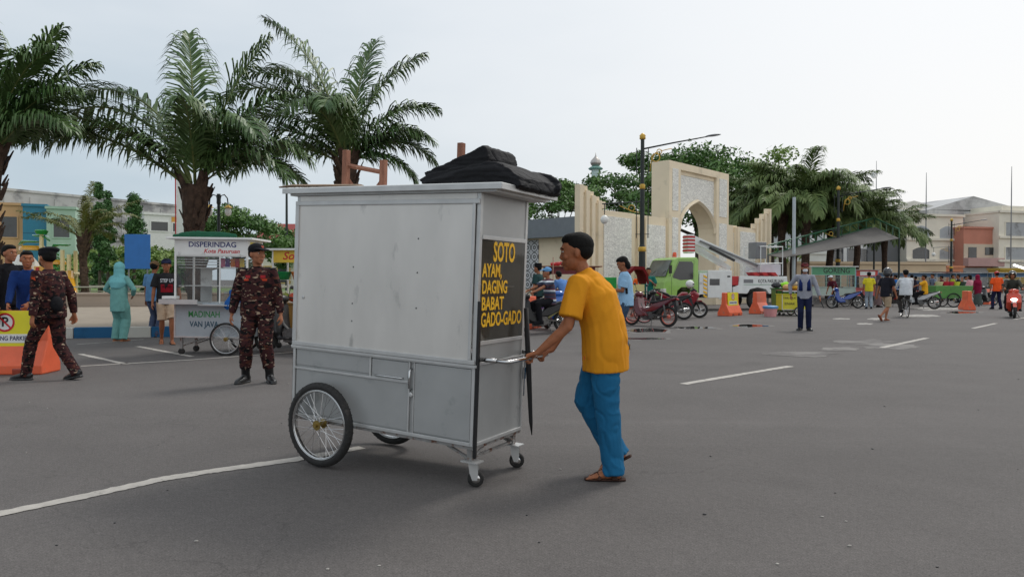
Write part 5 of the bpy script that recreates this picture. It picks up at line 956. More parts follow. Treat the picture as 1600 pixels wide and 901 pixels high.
# two piers, the lintel block over the arch, frame strips
b = MB(); b.box(x0, ac - aw - .0, 0, dp, 0, ztop); b.box(ac + aw, x1, 0, dp, 0, ztop); b.box(ac - aw, ac + aw, 0.15, dp, ztop - .55, ztop); b.box(ac - aw, ac + aw, 0, .15, ztop - .35, ztop)
vs = []; n = len(arch) - 2; ap = arch[1:-1]
for y in (.16, dp): vs += [(p[0], y, p[1]) for p in ap] + [(p[0], y, ztop - .56) for p in ap]
fs = []
for k in range(len(ap) - 1):
    m_ = len(ap); o = 2 * m_; fs += [(k, k + 1, m_ + k + 1, m_ + k), (o + k, o + m_ + k, o + m_ + k + 1, o + k + 1), (k, o + k, o + k + 1, k + 1)]
gb = b.build('gate_frame', CG, gate, bevel=.01)
b = MB(); b.add(vs, fs); b.build('arch_wall', RUB, gate)
b = MB(); q = [V((p[0], .1, p[1])) for p in ap]; b.tube(q, [(.12, .10)] * len(q), 4, side=(0, 1, 0)); q2 = [V((p[0] * .985 + ac * .015, .6, p[1] - .03)) for p in arch]; b.tube(q2, [(.44, .03)] * len(q2), 4, side=(0, 1, 0)); b.build('arch_trim', CG, gate)
for (a, c) in ((x0 + .28, ac - aw - .28), (ac + aw + .28, x1 - .28)):
    for (z0, z1) in ((.3, 2.0), (2.35, 4.4), (4.75, ztop - .35)): b = MB(); b.box(a, c, -.03, .02, z0, z1); b.build('stone_panel', RUB, gate)
# wings: stone wall, low wall, fins
def wing(lab, xa, xb, zt_, xin, zin, fins, side):
    t = thing('gate_wing', lab, 'wall', GO, ga); b = MB(); b.box(min(xa, xb), max(xa, xb), .1, .55, 0, zt_); b.box(min(xb, xin), max(xb, xin), .15, .5, 0, zin); b.build('wall', CG, t, bevel=.01)
    lo, hi = min(xa, xb), max(xa, xb); b = MB(); b.box(lo + .25, hi - .3, .06, .12, .3, zt_ - .25); b.build('stone_panel', RUB, t); lo, hi = min(xb, xin), max(xb, xin); b = MB(); b.box(lo + .9, hi - .15, .11, .16, .3, zin - .4); b.build('stone_panel', RUB, t)
    for k in range(3): b = MB(); x = (xb + (xin - xb) * (.08 + k * .11)); b.box(x - .04, x + .04, .02, .149, 0, zin - .1); b.build('slat', CG, t)
    for x, z in fins: b = MB(); b.box(x - .12, x + .12, -.02, .26, 0, z); b.box(min(x, x + .5 * side), max(x, x + .5 * side), .06, .2, z - .32, z - .02) if z > zt_ else None; b.build('fin', CG, t, bevel=.01)
    return t
zt_ = gz(330, 965)
wing('left wing wall of the gate with four tall cream fins and a grey stone panel', gp(940), gp(994), zt_, x0, gz(338, 1025), [(gp(908), gz(288, 908)), (gp(918), gz(297, 918)), (gp(927), gz(305, 927)), (gp(937), gz(313, 937))], 1)
wing('right wing wall of the gate with its fins stepping up towards the palms', gp(1186), gp(1155), zt_, x1, gz(352, 1150), [(gp(1183), zt_ + .3), (gp(1189), zt_ + .65), (gp(1196), zt_ + .95), (gp(1203), zt_ + 1.3)], -1)
# minaret and masts
p = at(930, 130); t = thing('minaret', 'distant mosque minaret with a silver onion dome and green balcony', 'minaret', p); z1 = hz(240, 130)
b = MB(); z_ = lambda py: hz(py, 130)
b.lathe([(1.0, 0), (1.0, z_(300)), (.9, z_(300) + .1), (.9, z_(283))], n=10); b.build('shaft', S(205, 212, 210, kind='wall'), t); b = MB(); b.lathe([(.75, z_(283)), (.75, z_(264))], n=10); b.build('lantern', S(190, 210, 205, kind='wall'), t)
for py in (283, 263): b = MB(); b.X = Matrix.Translation((0, 0, z_(py))); b.lathe([(1.2, -.2), (1.35, 0), (.8, .35)], n=10); b.build('balcony', S(120, 160, 150, kind='wall'), t)
b = MB(); b.lathe([(.5, z_(261)), (.85, z_(257)), (1.0, z_(254)), (.8, z_(250)), (.35, z_(246)), (.1, z_(243)), (.03, z_(238))], n=16); b.build('dome', S(180, 175, 170, kind='metal'), t, smooth=True)
for (px, Y, py, lab) in ((1368, 100, 250, 'tall thin radio mast with a small dish above the palms'), (1446, 88, 268, 'thin rooftop antenna on the cream shop houses, left one'), (1579, 88, 258, 'thin rooftop antenna at the right edge of the photo')):
    t = thing('antenna', lab, 'antenna', at(px, Y)); b = MB(); zt2 = hz(py, Y); b.tube([(0, 0, 0), (0, 0, zt2 * .8), (0, 0, zt2)], [.09, .06, .03], 6); b.build('mast', GREYM, t)
    if px < 1400: b = MB(); b.ell((-.3, 0, zt2 - 2), (.45, .25, .45), 10, 8); b.build('dish', WHITE, t, smooth=True)
# right: shop houses
Y = 92; SHG = S(168, 174, 178, kind='paint')
t, L_ = building('cream three storey shop house with arched grey windows and a gabled grey roof, right background', 1416, 1504, Y, Y + 2, hz(337, Y, 1450), CRM, cat='shop house', group='shop houses at the far right')
kx = L_ / (1504 - 1416)
for (a, b_) in ((1424, 1452), (1466, 1493)):
    win(t, (a - 1416) * kx, (b_ - 1416) * kx, hz(373, Y, a), hz(351, Y, a), SHG, CRM, arch=.5); win(t, (a - 1416) * kx, (b_ - 1416) * kx, hz(405, Y, a), hz(385, Y, a), GRYW if b_ > 1460 else GLASS, CRM, arch=.4)
for py in (375, 337, 408): b = MB(); b.box(-.1, L_ + .1, -.25, 0, hz(py, Y, 1450), hz(py, Y, 1450) + .3); b.build('cornice', CRM, t)
b = MB(); b.prism([(.5, hz(320, Y)), (L_ * .55, hz(305, Y)), (L_ + 2.2, hz(320, Y))], 4, 12); b.box(.5, L_ + 2, 4, 12, hz(337, Y), hz(321, Y)); b.build('upper_storey', S(205, 203, 195, kind='wall'), t); b = MB(); b.box(.2, L_ + 2.3, 3.6, 12.2, hz(321, Y), hz(318.5, Y)); b.build('roof_edge', CRM, t)
for k in range(6): b = MB(); b.box(2.0 + k * 1.5, 2.9 + k * 1.5, 3.9, 4.0, hz(332, Y), hz(324, Y)); b.build('upper_window', GLASS, t)
t, L_ = building('narrow house with a salmon parapet and pink balcony between the cream shop houses', 1505, 1559, Y, Y + 1, hz(357, Y, 1530), S(192, 128, 108, kind='wall'), cat='shop house', group='shop houses at the far right')
b = MB(); b.box(0, L_, -.1, 0, hz(408, Y, 1530), hz(381, Y, 1530)); b.build('upper_wall', S(200, 185, 165, kind='wall'), t); b = MB(); b.box(-.1, L_ + .1, -.9, -.1, hz(416, Y, 1530), hz(403, Y, 1530)); b.build('balcony', S(185, 150, 145, kind='wall'), t)
b = MB(); b.box(.12 * L_, .35 * L_, -.16, -.1, hz(403, Y, 1530), hz(386, Y, 1530)); b.build('door', GLASS, t); b = MB(); b.box(.6 * L_, .85 * L_, -.16, -.1, hz(398, Y, 1530), hz(386, Y, 1530)); b.build('window', GLASS, t); b = MB(); b.box(0, L_, -.12, 0, 0, hz(418, Y, 1530)); b.build('shutter', S(165, 165, 165, kind='paint'), t)
t, L_ = building('second cream shop house with wide grey shuttered openings at the right edge', 1560, 1660, Y, Y + 3, hz(332, Y, 1570), CRM, cat='shop house', group='shop houses at the far right'); kx = L_ / 100
for (z0, z1) in ((370, 347), (407, 386)): win(t, 10 * kx, 60 * kx, hz(z0, Y, 1580), hz(z1, Y, 1580), GRYW, CRM)
for py in (372, 332, 409): b = MB(); b.box(-.1, L_ + .1, -.25, 0, hz(py, Y, 1580), hz(py, Y, 1580) + .3); b.build('cornice', CRM, t)
b = MB(); b.prism([(-6, hz(322, Y)), (1.5, hz(297, Y)), (11, hz(318, Y))], 5, 14); b.box(-6, 14, 5, 14, hz(345, Y), hz(322, Y)); b.build('rear_hall', S(180, 180, 180, kind='wall', wear=((.3, .3, .3), .5, .3)), t); b = MB(); b.box(1, 14, .5, 5, hz(331, Y), hz(318, Y)); b.build('roof_block', CRM, t)
t, L_ = building('pale grey block with a dark ground floor behind the canopy', 1285, 1417, 86, 94, hz(326, 90, 1390), S(200, 202, 200, kind='wall'), cat='building')
b = MB(); b.box(L_ * .5, L_ * .9, -.1, 0, 0, hz(345, 88, 1390)); b.build('dark_front', S(95, 98, 100, kind='wall'), t)
for k in range(5): win(t, 2 + k * 2.6, 3.6 + k * 2.6, 3.2, 5.2, GLASS, GREYM)
for lab, a, b_, Y_, m, z1 in (('plain white wall block seen under the grey canopy', 1212, 1300, 76, S(205, 210, 208, kind='wall'), 396), ('long beige boundary wall behind the stalls on the right', 1240, 1478, 72, S(200, 178, 148, kind='wall'), 412), ('orange and yellow shop awning front under the cream shop house', 1478, 1505, 84, S(190, 110, 60, kind='paint'), 418), ('dull yellow shop front at the right edge of the photo', 1562, 1640, 84, S(180, 150, 60, kind='wall'), 422)):
    t, L_ = building(lab, a, b_, Y_, Y_ + 2, hz(z1, Y_, a), m, name='boundary_wall' if 'wall' in lab and 'block' not in lab else 'shop', depth=1.5, cat='wall' if 'wall' in lab else 'shop front')
# canopy
YC = 46; t = thing('canopy', 'long grey fabric canopy on a green steel truss, low at its left end', 'canopy'); A, Bp, Cp, Dp = D(1212, 396, YC - 2), D(1367, 352, YC + 2), D(1405, 362, YC + 8), D(1215, 400, YC - 8)
Dp = D(1205, 400, YC - 4); E_ = D(1404, 372, YC + 1)
b = MB(); P0, P1, P2, P3 = D(1200, 398, 42), D(1366, 354, 47), D(1405, 372, 44), D(1222, 402, 39); b.add([P0, P1, P2, P3, P0 - V((0, 0, .04)), P1 - V((0, 0, .04)), P2 - V((0, 0, .04)), P3 - V((0, 0, .04))], [(0, 1, 2, 3), (7, 6, 5, 4), (0, 4, 5, 1), (1, 5, 6, 2), (2, 6, 7, 3), (3, 7, 4, 0)]); b.build('fabric', S(104, 101, 98, kind='cloth'), t)
GT = S(40, 90, 62, kind='paint'); b = MB(); u_ = V((0, 0, .55)); b.tube([P0, P1], .05, 5); b.tube([P0 + u_, P1 + u_ * 1.0], .05, 5); b.tube([P1 + u_, P2 + u_], .05, 5)
for k in range(13): a = lerp(P0, P1, k / 12); b.tube([a, a + u_], .035, 4); 
for k in range(12): a = lerp(P0, P1, k / 12); c = lerp(P0, P1, (k + 1) / 12); b.tube([a + u_, c], .03, 4)
for k in range(5): a = lerp(P1, P2, k / 4); b.tube([a, a + u_], .035, 4)
b.build('truss', GT, t)
for q in (P1, P2, P3, P0): b = MB(); b.tube([(q.x, q.y, 0), (q.x, q.y, q.z)], .06, 8); b.build('pole', GREYM if q is P0 else POLE, t)
t = thing('pole', 'plain white steel pole standing between the truck and the canopy', 'pole', at(1240, 40)); b = MB(); b.tube([(0, 0, 0), (0, 0, hz(307, 40))], [.1, .09], 10); b.build('shaft', S(175, 185, 190, kind='paint'), t); b = MB(); b.lathe([(.16, 0), (.16, .03)], n=12); b.build('base_plate', GREYM, t)
# lamps
deco_lamp('ornate dark lamp post with gold collars standing left of the green truck', at(1003, 29), R(-8), 7.05)
deco_lamp('ornate lamp post with gold collars rising behind the grey canopy', at(1309, 44.5), R(-8), 7.0)
deco_lamp('ornate lamp post in front of the cream shop houses', at(1486, 66), R(-8), 6.9)
t = thing('street_lamp', 'black twin armed lamp with hanging white globe behind the small silver stall', 'street lamp', at(342, 20)); H_ = hz(303, 20, 342)
b = MB(); b.lathe([(.1, 0), (.08, .5), (.05, .6), (.04, H_ - .3), (.06, H_ - .25), (.05, H_)], n=12); b.build('pole', POLE, t)
for k in (-1, 1):
    b = MB(); b.tube([(0, 0, H_ - .35), (.06 * k, 0, H_ - .05), (.16 * k, 0, H_ - .02), (.24 * k, 0, H_ - .12), (.26 * k, 0, H_ - .3)], .018, 6); a = b.build('arm', POLE, t); b = MB(); b.X = Matrix.Translation((.26 * k, 0, H_ - .46)); b.lathe([(.02, .16), (.1, .1), (.12, .08)], n=14); b.build('lamp_cap', GOLD, a); b = MB(); b.ell((.26 * k, 0, H_ - .49), (.09, .09, .12), 14, 10); b.build('lamp_globe', LAMP, a, smooth=True)
t = thing('floodlight_mast', 'tall slim floodlight mast with two framed lamps left of the silver cart', 'floodlight', at(448, 58)); H_ = hz(268, 58, 448)
b = MB(); b.tube([(0, 0, 0), (0, 0, H_)], [.13, .08], 8); b.build('pole', POLE, t); b = MB(); b.tube([(-.7, 0, H_ - .1), (.7, 0, H_ - .1), (.7, 0, H_ - .6), (-.7, 0, H_ - .6)], .035, 4, closed=True); b.build('lamp_frame', POLE, t)
for k in (-.38, .38): box('floodlight', GREYM, t, k - .18, k + .18, -.1, .05, H_ - .5, H_ - .2)
# what stands beyond the silver cart
t, L_ = building('long low pale wall running between the red roofed hall and the gate', 470, 812, 64, 58, 2.6, WALLC, name='boundary_wall', depth=.3, cat='wall')
for i, (px, Y, h_, r_, lab) in enumerate(((500, 72, 8.0, 4.0, 'broad tree behind the low pale wall, nearest the red roofed hall'), (585, 76, 8.5, 4.6, 'broad tree behind the middle of the low pale wall'), (668, 70, 7.5, 4.2, 'broad tree behind the low pale wall, third from the hall'), (752, 74, 8.2, 4.4, 'broad tree behind the low pale wall, nearest the gate'))):
    tree(lab, at(px, Y), h_, r_, 90 + i, nc=24, nleaf=150, ls=.22, trunk=.25, flat=.7, group='trees behind the low pale wall')
# ============================================================ left side: small silver stall and its neighbours
NAVY = S(32, 40, 110, kind='paint'); RTX = S(200, 45, 50, kind='paint'); GTX = S(50, 140, 75, kind='paint')
so_ = at(271, 12.45)
st = stall('small silver stall with navy, red and green lettering, under the middle left palm', so_, R(-1), 1.27, .72, .30, .90, 1.72, 1.99, S(168, 176, 182, kind='paint', wear=(tuple(x * .8 for x in lin(168, 176, 182)), .6, 3)), WHITE,
    signs=(('DISPERINDAG', NAVY, .125, .66, 1.90, .82, 0, 'f'), ('Kota Pasuruan', RTX, .10, .82, 1.79, .62, .25, 'f'), ('MADINAH', GTX, .15, .52, .70, .54, 0, 'c'), ('VAN JAVA', S(40, 80, 100, kind='paint'), .14, .52, .53, .50, 0, 'c')), wheel=.285, wx=.93, cat='food stall', ov=.11, shelves=2)
st.rotation_euler = (0, R(.6), R(-1))
b = MB(); b.box(.1, .62, -.0068, -.0045, 1.75, 1.97); 
b = MB(); b.box(1.275, 1.278, .1, .64, 1.76, 1.96); b.build('yellow_sign', S(225, 205, 60, kind='paint'), st); text('KOMA', RTX, st, .09, (1.281, .36, 1.90), ER, fit=.3); text('KOMA KOMA', RTX, st, .07, (1.281, .36, 1.81), ER, fit=.44)
b = MB(); b.box(-.16, .5, -.22, -.02, .88, .90); b.box(-.16, .5, -.22, -.205, .90, .96); b.box(-.16, -.14, -.2, -.02, .9, .96); b.build('serving_ledge', TRIM, st); b = MB(); b.box(.5, 1.2, -.2, -.021, .86, .875); b.build('front_shelf', TRIM, st)
for k in range(4): b = MB(); b.box(.04, .76, .03, .04, 1.55 + k * .045, 1.562 + k * .045); b.build('louvre', WHITE, st)
b = MB(); b.box(.30, .5, .35, .37, .92, 1.5); b.build('inner_panel', WHITE, st)
b = MB(); b.tube([(-.1, .1, 0), (.2, .08, .02), (.7, .1, .015), (1.0, .12, .0)], [(.03, .03), (.07, .045), (.065, .04), (.03, .03)], 10); me = remesh(b, .015, 2, fold=.012, fs=9, mats=[S(38, 88, 66, kind='cloth')]); o = part('rolled_tarpaulin', me, None); o.location = so_ + V((.05, .0, 2.05)); tag(o, 'long roll of dark green tarpaulin on the roof of the small silver stall', 'tarpaulin')
b = MB(); b.tube([(0, 0, .32), (.05, -.03, .2), (-.06, -.02, .08), (-.10, 0, .0)], [(.06, .04), (.13, .05), (.10, .05), (.06, .03)], 12); b.tube([(.08, 0, .3), (.16, -.02, .2), (.14, 0, .1)], [.05, .05, .035], 8); me = remesh(b, .012, 2, fold=.012, fs=14, mats=[S(40, 95, 165, kind='cloth')]); o = part('draped_jacket', me, None); o.location = so_ + V((1.06, -.13, .80)); tag(o, 'crumpled blue jacket hung over the front ledge of the small silver stall', 'jacket')
snk = [('pink snack packet', (225, 110, 150), .80), ('purple snack packet', (110, 70, 150), .88), ('orange snack packet', (235, 130, 40), .97), ('red snack packet', (200, 40, 45), 1.05), ('yellow snack packet', (235, 200, 60), 1.13)]
for i, (n_, c, x) in enumerate(snk):
    b = MB(); b.prism([(-.035, 0), (.035, 0), (.04, .02), (.034, .08), (.04, .13), (.036, .15), (-.036, .15), (-.04, .13), (-.034, .08), (-.04, .02)], -.018, .018, inset=.15); o = b.build('snack_packet', S(*c, kind='gloss'), None); o.location = so_ + V((x, .14, 1.512)); o.rotation_euler = (0, 0, R(4 * i - 8)); tag(o, n_ + ' on the glass shelf of the small silver stall', 'snack', 'snack packets in the small silver stall')
for i, (x, c, n_) in enumerate(((.84, (235, 235, 235), 'clear plastic jar with a white lid'), (.97, (215, 60, 60), 'clear plastic jar with a red lid'), (1.1, (70, 150, 200), 'clear plastic jar with a blue lid'))):
    t = thing('jar', n_ + ' on the lower shelf of the small silver stall', 'jar', so_ + V((x, .2, .905)), 0, 'jars in the small silver stall'); b = MB(); b.lathe([(.045, 0), (.05, .02), (.05, .13), (.038, .15)], n=14); b.build('container', S(190, 170, 150, kind='gloss'), t, smooth=True); b = MB(); b.lathe([(.042, .15), (.042, .175)], n=14); b.build('lid', S(*c, kind='plast'), t)
b = MB(); b.box(-.14, .1, -.07, .07, 0, .05); o = b.build('tissue_box', WHITE, None, bevel=.006); o.location = so_ + V((.03, -.12, .965)); tag(o, 'flat white box on the left ledge of the small silver stall', 'box')
# second cart, mostly hidden
s2 = at(425, 13.7); S2 = stall('yellow signed fruit stall half hidden behind the silver cart', s2, R(-3), 1.5, .8, .35, .86, 1.62, 1.85, S(150, 110, 50, kind='paint'), WHITE, glass=False, signs=(('Soto Ayam', RTX, .2, .7, 1.74, 1.0, .3, 'f'),), wheel=.28, signm=S(225, 190, 70, kind='paint'), shelves=1, ov=.1)
for i, (dx, dz, r_, c, n_, nm) in enumerate(((.16, 1.1, .17, (30, 140, 80), 'green plastic basin', 'basin'), (.48, 1.1, .15, (230, 120, 30), 'orange plastic basin', 'basin'))):
    b = MB(); b.lathe([(r_ * .7, 0), (r_, .14), (r_ * 1.06, .15), (r_ * .96, .145), (r_ * .66, .02)], n=22); o = b.build(nm, S(*c, kind='plast'), None, smooth=True); o.location = s2 + V((dx, .12, 1.30)); tag(o, n_ + ' on the upper shelf of the yellow signed fruit stall', 'basin')
for i, (dx, dz, c, n_) in enumerate(((.08, .87, (205, 215, 120), 'pale yellow melon at the left end of the fruit stall counter'), (.25, .87, (130, 140, 60), 'dull green melon in the middle of the fruit stall counter'), (.42, .87, (190, 70, 40), 'red fruit beside the melons on the stall counter'), (.55, .87, (120, 130, 70), 'olive green melon at the right end of the fruit stall counter'))):
    b = MB(); b.ell((0, 0, .09), (.105, .1, .09), 16, 10); b.tube([(0, 0, .17), (.01, 0, .2)], .008, 5); o = b.build('melon', S(*c, kind='plast'), None, smooth=True); o.location = s2 + V((dx, .0, dz)); tag(o, n_, 'fruit', 'fruit on the yellow signed stall')
motorbike('black scooter parked behind the soldier, mostly hidden by the silver cart', at(462, 12.7), R(160), BLACK, S(150, 150, 150, kind='gloss'), 'scooter')
barrier('orange barrier with yellow no parking board in front of the man in blue', G(16, 582), R(4))
bx_ = thing('plastic_bag', 'dark plastic bag hanging over the left barrier board', 'bag', G(12, 582) + V((-.06, -.2, .72)))
b = MB(); b.ell((0, 0, .1), (.10, .05, .11), 14, 10); b.tube([(-.05, 0, .15), (0, .03, .24), (.06, .02, .15)], .012, 6); part('sack', remesh(b, .01, 2, fold=.012, fs=18, mats=[BLACK]), bx_)

# ============================================================ people on the left
BOOT = mat('polished black leather', (.01, .01, .011), rough=.3, var=.3, vs=20, bump=.2, bs=40); BLK = S(24, 24, 28, kind='cloth'); WHT = S(215, 218, 222, kind='cloth')
pA, J = person('soldier in maroon camouflage and black cap standing beside the silver cart, head turned right', G(403, 597), R(-82), H=1.70, hyaw=48, fl=(.02, .15, 0), fr=(.0, -.15, 0), hl=(.05, .30, .80), hr=(.05, -.32, .80), toeL=18, toeR=-14, skin='mid', top=CAMO, topk='jacket', bot=CAMO, botk='boots', shoe=BOOT, shoek='boot', hat='cap', hatm=BLK, vox=.0095, fold=.006, elbow=(-.3, .6, -.5), loose=1.04, curl=.5)
for k, c in ((1, (190, 70, 45)), (-1, (190, 70, 45))):
    b = MB(); b.box(-.001, .001, -.05, .05, -.012, .012); o = b.build('name_tape', S(*c, kind='cloth'), pA); o.location = V((.142, .088 * k, 1.295)); o.rotation_euler = (0, R(-6), R(12 * k)); b = MB(); b.box(-.001, .001, -.03, .03, -.018, .018); o = b.build('badge', S(160, 45, 50, kind='cloth'), pA); o.location = V((.139, .09 * k, 1.335)); o.rotation_euler = (0, R(-8), R(12 * k))
b = MB(); b.box(-.001, .001, -.016, .016, -.014, .014); o = b.build('cap_badge', S(220, 120, 100, kind='cloth'), pA); o.location = J['hx'](.096, 0, .085)
pB, J = person('soldier in maroon camouflage and black beret striding left in front of the barrier', G(80, 593), R(168), H=1.69, lean=3, fl=(.30, .09, .0), fr=(-.30, -.08, .02), heelR=12, hl=(-.02, .30, .82), hr=(-.10, -.27, .84), hpitch=6, hyaw=-18, skin='dark', top=CAMO, topk='jacket', bot=CAMO, botk='trousers', shoe=BOOT, hat='beret', hatm=BLK, mask=BLK, vox=.0095, fold=.006, pelvis=(0, 0, .885), curl=.6)
b = MB(); b.box(-.026, .026, -.001, .001, -.022, .022); o = b.build('sleeve_patch', S(200, 80, 45, kind='cloth'), pB); o.location = V((-.0, .262, 1.30)); o.rotation_euler = (R(-14), 0, 0)
b = MB(); b.ell((-.17, .08, .98), (.05, .09, .10), 12, 8); b.build('belt_pouch', BLK, pB, smooth=True)
person('man in a dark blue sweatshirt leaning on the barrier board, facing the road', at(48, 10.9), R(-75), H=1.68, lean=8, curve=6, hl=(.42, .10, .93), hr=(.40, -.16, .93), hyaw=25, skin='dark', top=S(22, 50, 105, kind='cloth'), topk='long', bot=BLK, shoe=BLK, vox=.010, fold=.006, curl=.7)
person('man in black standing at the left edge behind the man in blue, looking right', at(12, 11.8), R(-15), H=1.80, skin='mid', top=BLK, topk='long', bot=BLK, shoe=BLK, vox=.011)
person('woman in a pale teal headscarf and suit seen from behind, at the kerb', G(186, 533), R(84), H=1.60, fem=True, hl=(.20, .20, 1.02), hr=(.20, -.20, 1.02), skin='mid', top=S(116, 170, 165, kind='cloth'), topk='tunic', bot=S(110, 162, 156, kind='cloth'), botk='wide', shoe=S(170, 120, 90), shoek='sandal', hat='hijab', hatm=S(120, 186, 190, kind='cloth', var=.05), hairk=None, vox=.011, fold=.006, elbow=(-.3, .8, -.4))
person('man in light blue shirt and tan cap, back turned, left of the silver stall', G(240, 526), R(75), H=1.66, skin='dark', top=S(98, 140, 180, kind='cloth'), topk='tee', bot=S(75, 85, 110, kind='cloth'), shoe=BLK, shoek='sandal', hat='cap', hatm=S(120, 95, 68, kind='cloth'), vox=.011, hyaw=20, fold=.006)
pS, J = person('man in black and red printed T-shirt, beige shorts and navy cap', G(260, 537), R(-60), H=1.66, fl=(.16, .09, 0), fr=(-.14, -.08, .02), heelR=15, skin='dark', top=stripes('black red shirt', [(0, (24, 24, 28)), (.46, (24, 24, 28)), (.47, (28, 26, 30)), (.5, (24, 24, 28))], 1), topk='tee', bot=S(190, 165, 140, kind='cloth'), botk='shorts', shoe=S(60, 45, 38), shoek='sandal', hat='cap', hatm=S(30, 34, 60, kind='cloth'), vox=.0105, hyaw=-10, fold=.005)
b = MB(); b.box(-.001, .001, -.11, .11, -.10, .06); o = b.build('red_print', S(140, 30, 42, kind='cloth'), pS); o.location = (.142, 0, 1.14)
text('STEP UP', WHT, pS, .10, (.146, 0, 1.27), (R(90), 0, R(90)), fit=.24, bold=.02); text('ISLAND', BLK, pS, .06, (.146, 0, 1.15), (R(90), 0, R(90)), fit=.16)

# ============================================================ around the gate
truck(at(1020, 31.6), R(199))
sh_ = thing('sunshade', '', ''); bpy.data.objects.remove(sh_)
RK = S(120, 30, 34, kind='paint', wear=((.12, .03, .02), .55, 5))
stall('dark red wooden stall with plank roof, half hidden by the pushing man', at(857, 24), R(0), 1.55, .8, .62, 1.0, 1.5, 1.74, RK, WOOD, glass=False, wheel=0, post=RK, signm=RK, ov=.22, shelves=1, cat='food stall', legs=True)
b = MB(); b.tube([(0, 0, 0), (.5, .03, .03), (1.1, 0, .0)], [(.05, .05), (.09, .05), (.04, .04)], 8); me = remesh(b, .02, 1, fold=.02, fs=6, mats=[RED]); o = part('rolled_cloth', me, None); o.location = at(860, 24, 1.83); tag(o, 'roll of red cloth on the plank roof of the dark red stall', 'cloth')
b = MB(); b.tube([(0, 0, 0), (.02, .3, 2.05)], .015, 5); o = b.build('bamboo_pole', S(170, 130, 110, kind='paint'), None); o.location = at(864, 23.3); tag(o, 'thin pinkish pole leaning against the dark red stall', 'pole')
mb1 = motorbike('blue and white scooter parked facing the camera beside the man in the striped shirt', at(868, 18.8), R(-72), S(30, 95, 180, kind='gloss'), S(225, 228, 230, kind='gloss'), 'scooter')
def rider(label, loc, rz, seat=.74, reach=.42, hz_=.98, **k):
    return person(label, loc, rz, pelvis=(-.22, 0, seat + .07), fl=k.pop('fl', (.12, .19, .24)), fr=k.pop('fr', (.12, -.19, .24)), hl=(reach - .06, .27, hz_ + .03), hr=(reach - .06, -.27, hz_ + .03), curl=1.0, palmL=((-.2, 0, -1), (1, 0, -.2)), palmR=((-.2, 0, -1), (1, 0, -.2)), kneeL=(1, .25, .4), kneeR=(1, -.25, .4), **k)
STR = stripes('navy maroon striped knit', [(0, (70, 50, 62)), (.3, (50, 62, 84)), (.5, (200, 205, 212)), (.68, (96, 46, 58)), (.86, (44, 58, 80))], 4.4)
LST = at(847, 17.6); b5 = motorbike('dark motorcycle with an olive seat bag under the man in the striped shirt', LST, R(200), BLACK, S(110, 105, 60, kind='plast'), 'bebek')
rider('man in striped knit shirt and light blue cap sitting on the dark motorcycle', LST, R(200), lean=4, curve=5, H=1.68, skin='mid', top=STR, topk='tee', bot=BLK, shoe=BLK, hat='cap', hatm=S(100, 150, 195, kind='cloth'), vox=.013)
person('man in a black peci hat and dark green shirt standing behind the striped shirt man', at(842, 21), R(150), H=1.72, skin='mid', top=S(40, 66, 66, kind='cloth'), topk='tee', bot=BLK, shoe=BLK, hat='peci', hatm=BLK, vox=.014)
person('man in a mid blue shirt bending beside the dark red stall, behind the pushing man', at(884, 21), R(125), H=1.62, lean=24, curve=16, hl=(.5, .2, .7), hr=(.5, -.2, .7), skin='dark', top=S(92, 132, 190, kind='cloth'), topk='tee', bot=BLK, shoe=BLK, vox=.014)
pP, J = person('man in light blue shirt and jeans looking down at his phone', G(978, 545), R(176), H=1.70, curve=4, hl=(.30, .05, 1.12), hr=(.30, -.05, 1.12), hpitch=26, skin='dark', top=S(150, 190, 222, kind='cloth', var=.06), topk='tee', bot=S(58, 76, 98, kind='cloth'), shoe=S(90, 80, 60), vox=.010, fold=.006, hairk='long', elbow=(-.4, .4, -.9), curl=.8)
b = MB(); b.tube([J['sh'] + V((0, -.12, .035)), J['chest'] + V((.0, .0, .1)) + V((.0, .155, 0)), J['waist'] + V((0, .19, -.02))], [(.022, .004)] * 3, 6, side=(1, 0, 0)); b.build('bag_strap', BLK, pP); o = box('phone', BLACK, None, -.04, .04, -.004, .004, -.075, .075, bevel=.003); o.location = V((G(978, 545).x - .37, G(978, 545).y + .03, 1.13)); o.rotation_euler = (R(20), R(55), 0); tag(o, 'black phone in the hands of the man in the light blue shirt', 'phone')
person('man in a teal green T-shirt standing in front of the green truck', at(1013, 25.5), R(-100), H=1.70, hl=(.26, .12, 1.25), hr=(.08, -.27, .85), skin='dark', top=S(30, 105, 95, kind='cloth'), topk='tee', bot=BLK, shoe=BLK, vox=.014)
person('person in a bright orange vest with back turned, left of the teal shirted man', at(1000, 26.2), R(80), H=1.60, skin='dark', top=S(235, 100, 40, kind='cloth'), topk='tee', bot=BLK, shoe=BLK, hat='cap', hatm=BLK, vox=.014)
m2 = motorbike('red and black motorcycle parked with its tail to the right, beside the phone man', at(1016, 20.6), R(135), S(96, 24, 34, kind='gloss'), BLACK, 'bebek', rimm=S(210, 110, 90, kind='paint'))
m3 = motorbike('red and black sport motorcycle with a white helmet on it, parked beside the green truck', at(1064, 25.3), R(-8), S(140, 24, 40, kind='gloss'), BLACK, 'sport', rimm=S(200, 200, 200, kind='paint'))
m4 = motorbike('dark motorcycle with a red tail standing between the two red motorcycles', at(1040, 24.2), R(165), BLACK, S(150, 25, 40, kind='gloss'), 'bebek')
hb = thing('helmet', 'white and black helmet resting on the red sport motorcycle', 'helmet', at(1078, 25.2, 1.06)); b = MB(); b.ell((0, 0, .12), (.15, .125, .14), 20, 14); b.build('shell', WHITE, hb, smooth=True); b = MB(); b.ell((.05, 0, .12), (.115, .11, .055), 16, 8); b.build('visor', GLASS, hb, smooth=True)
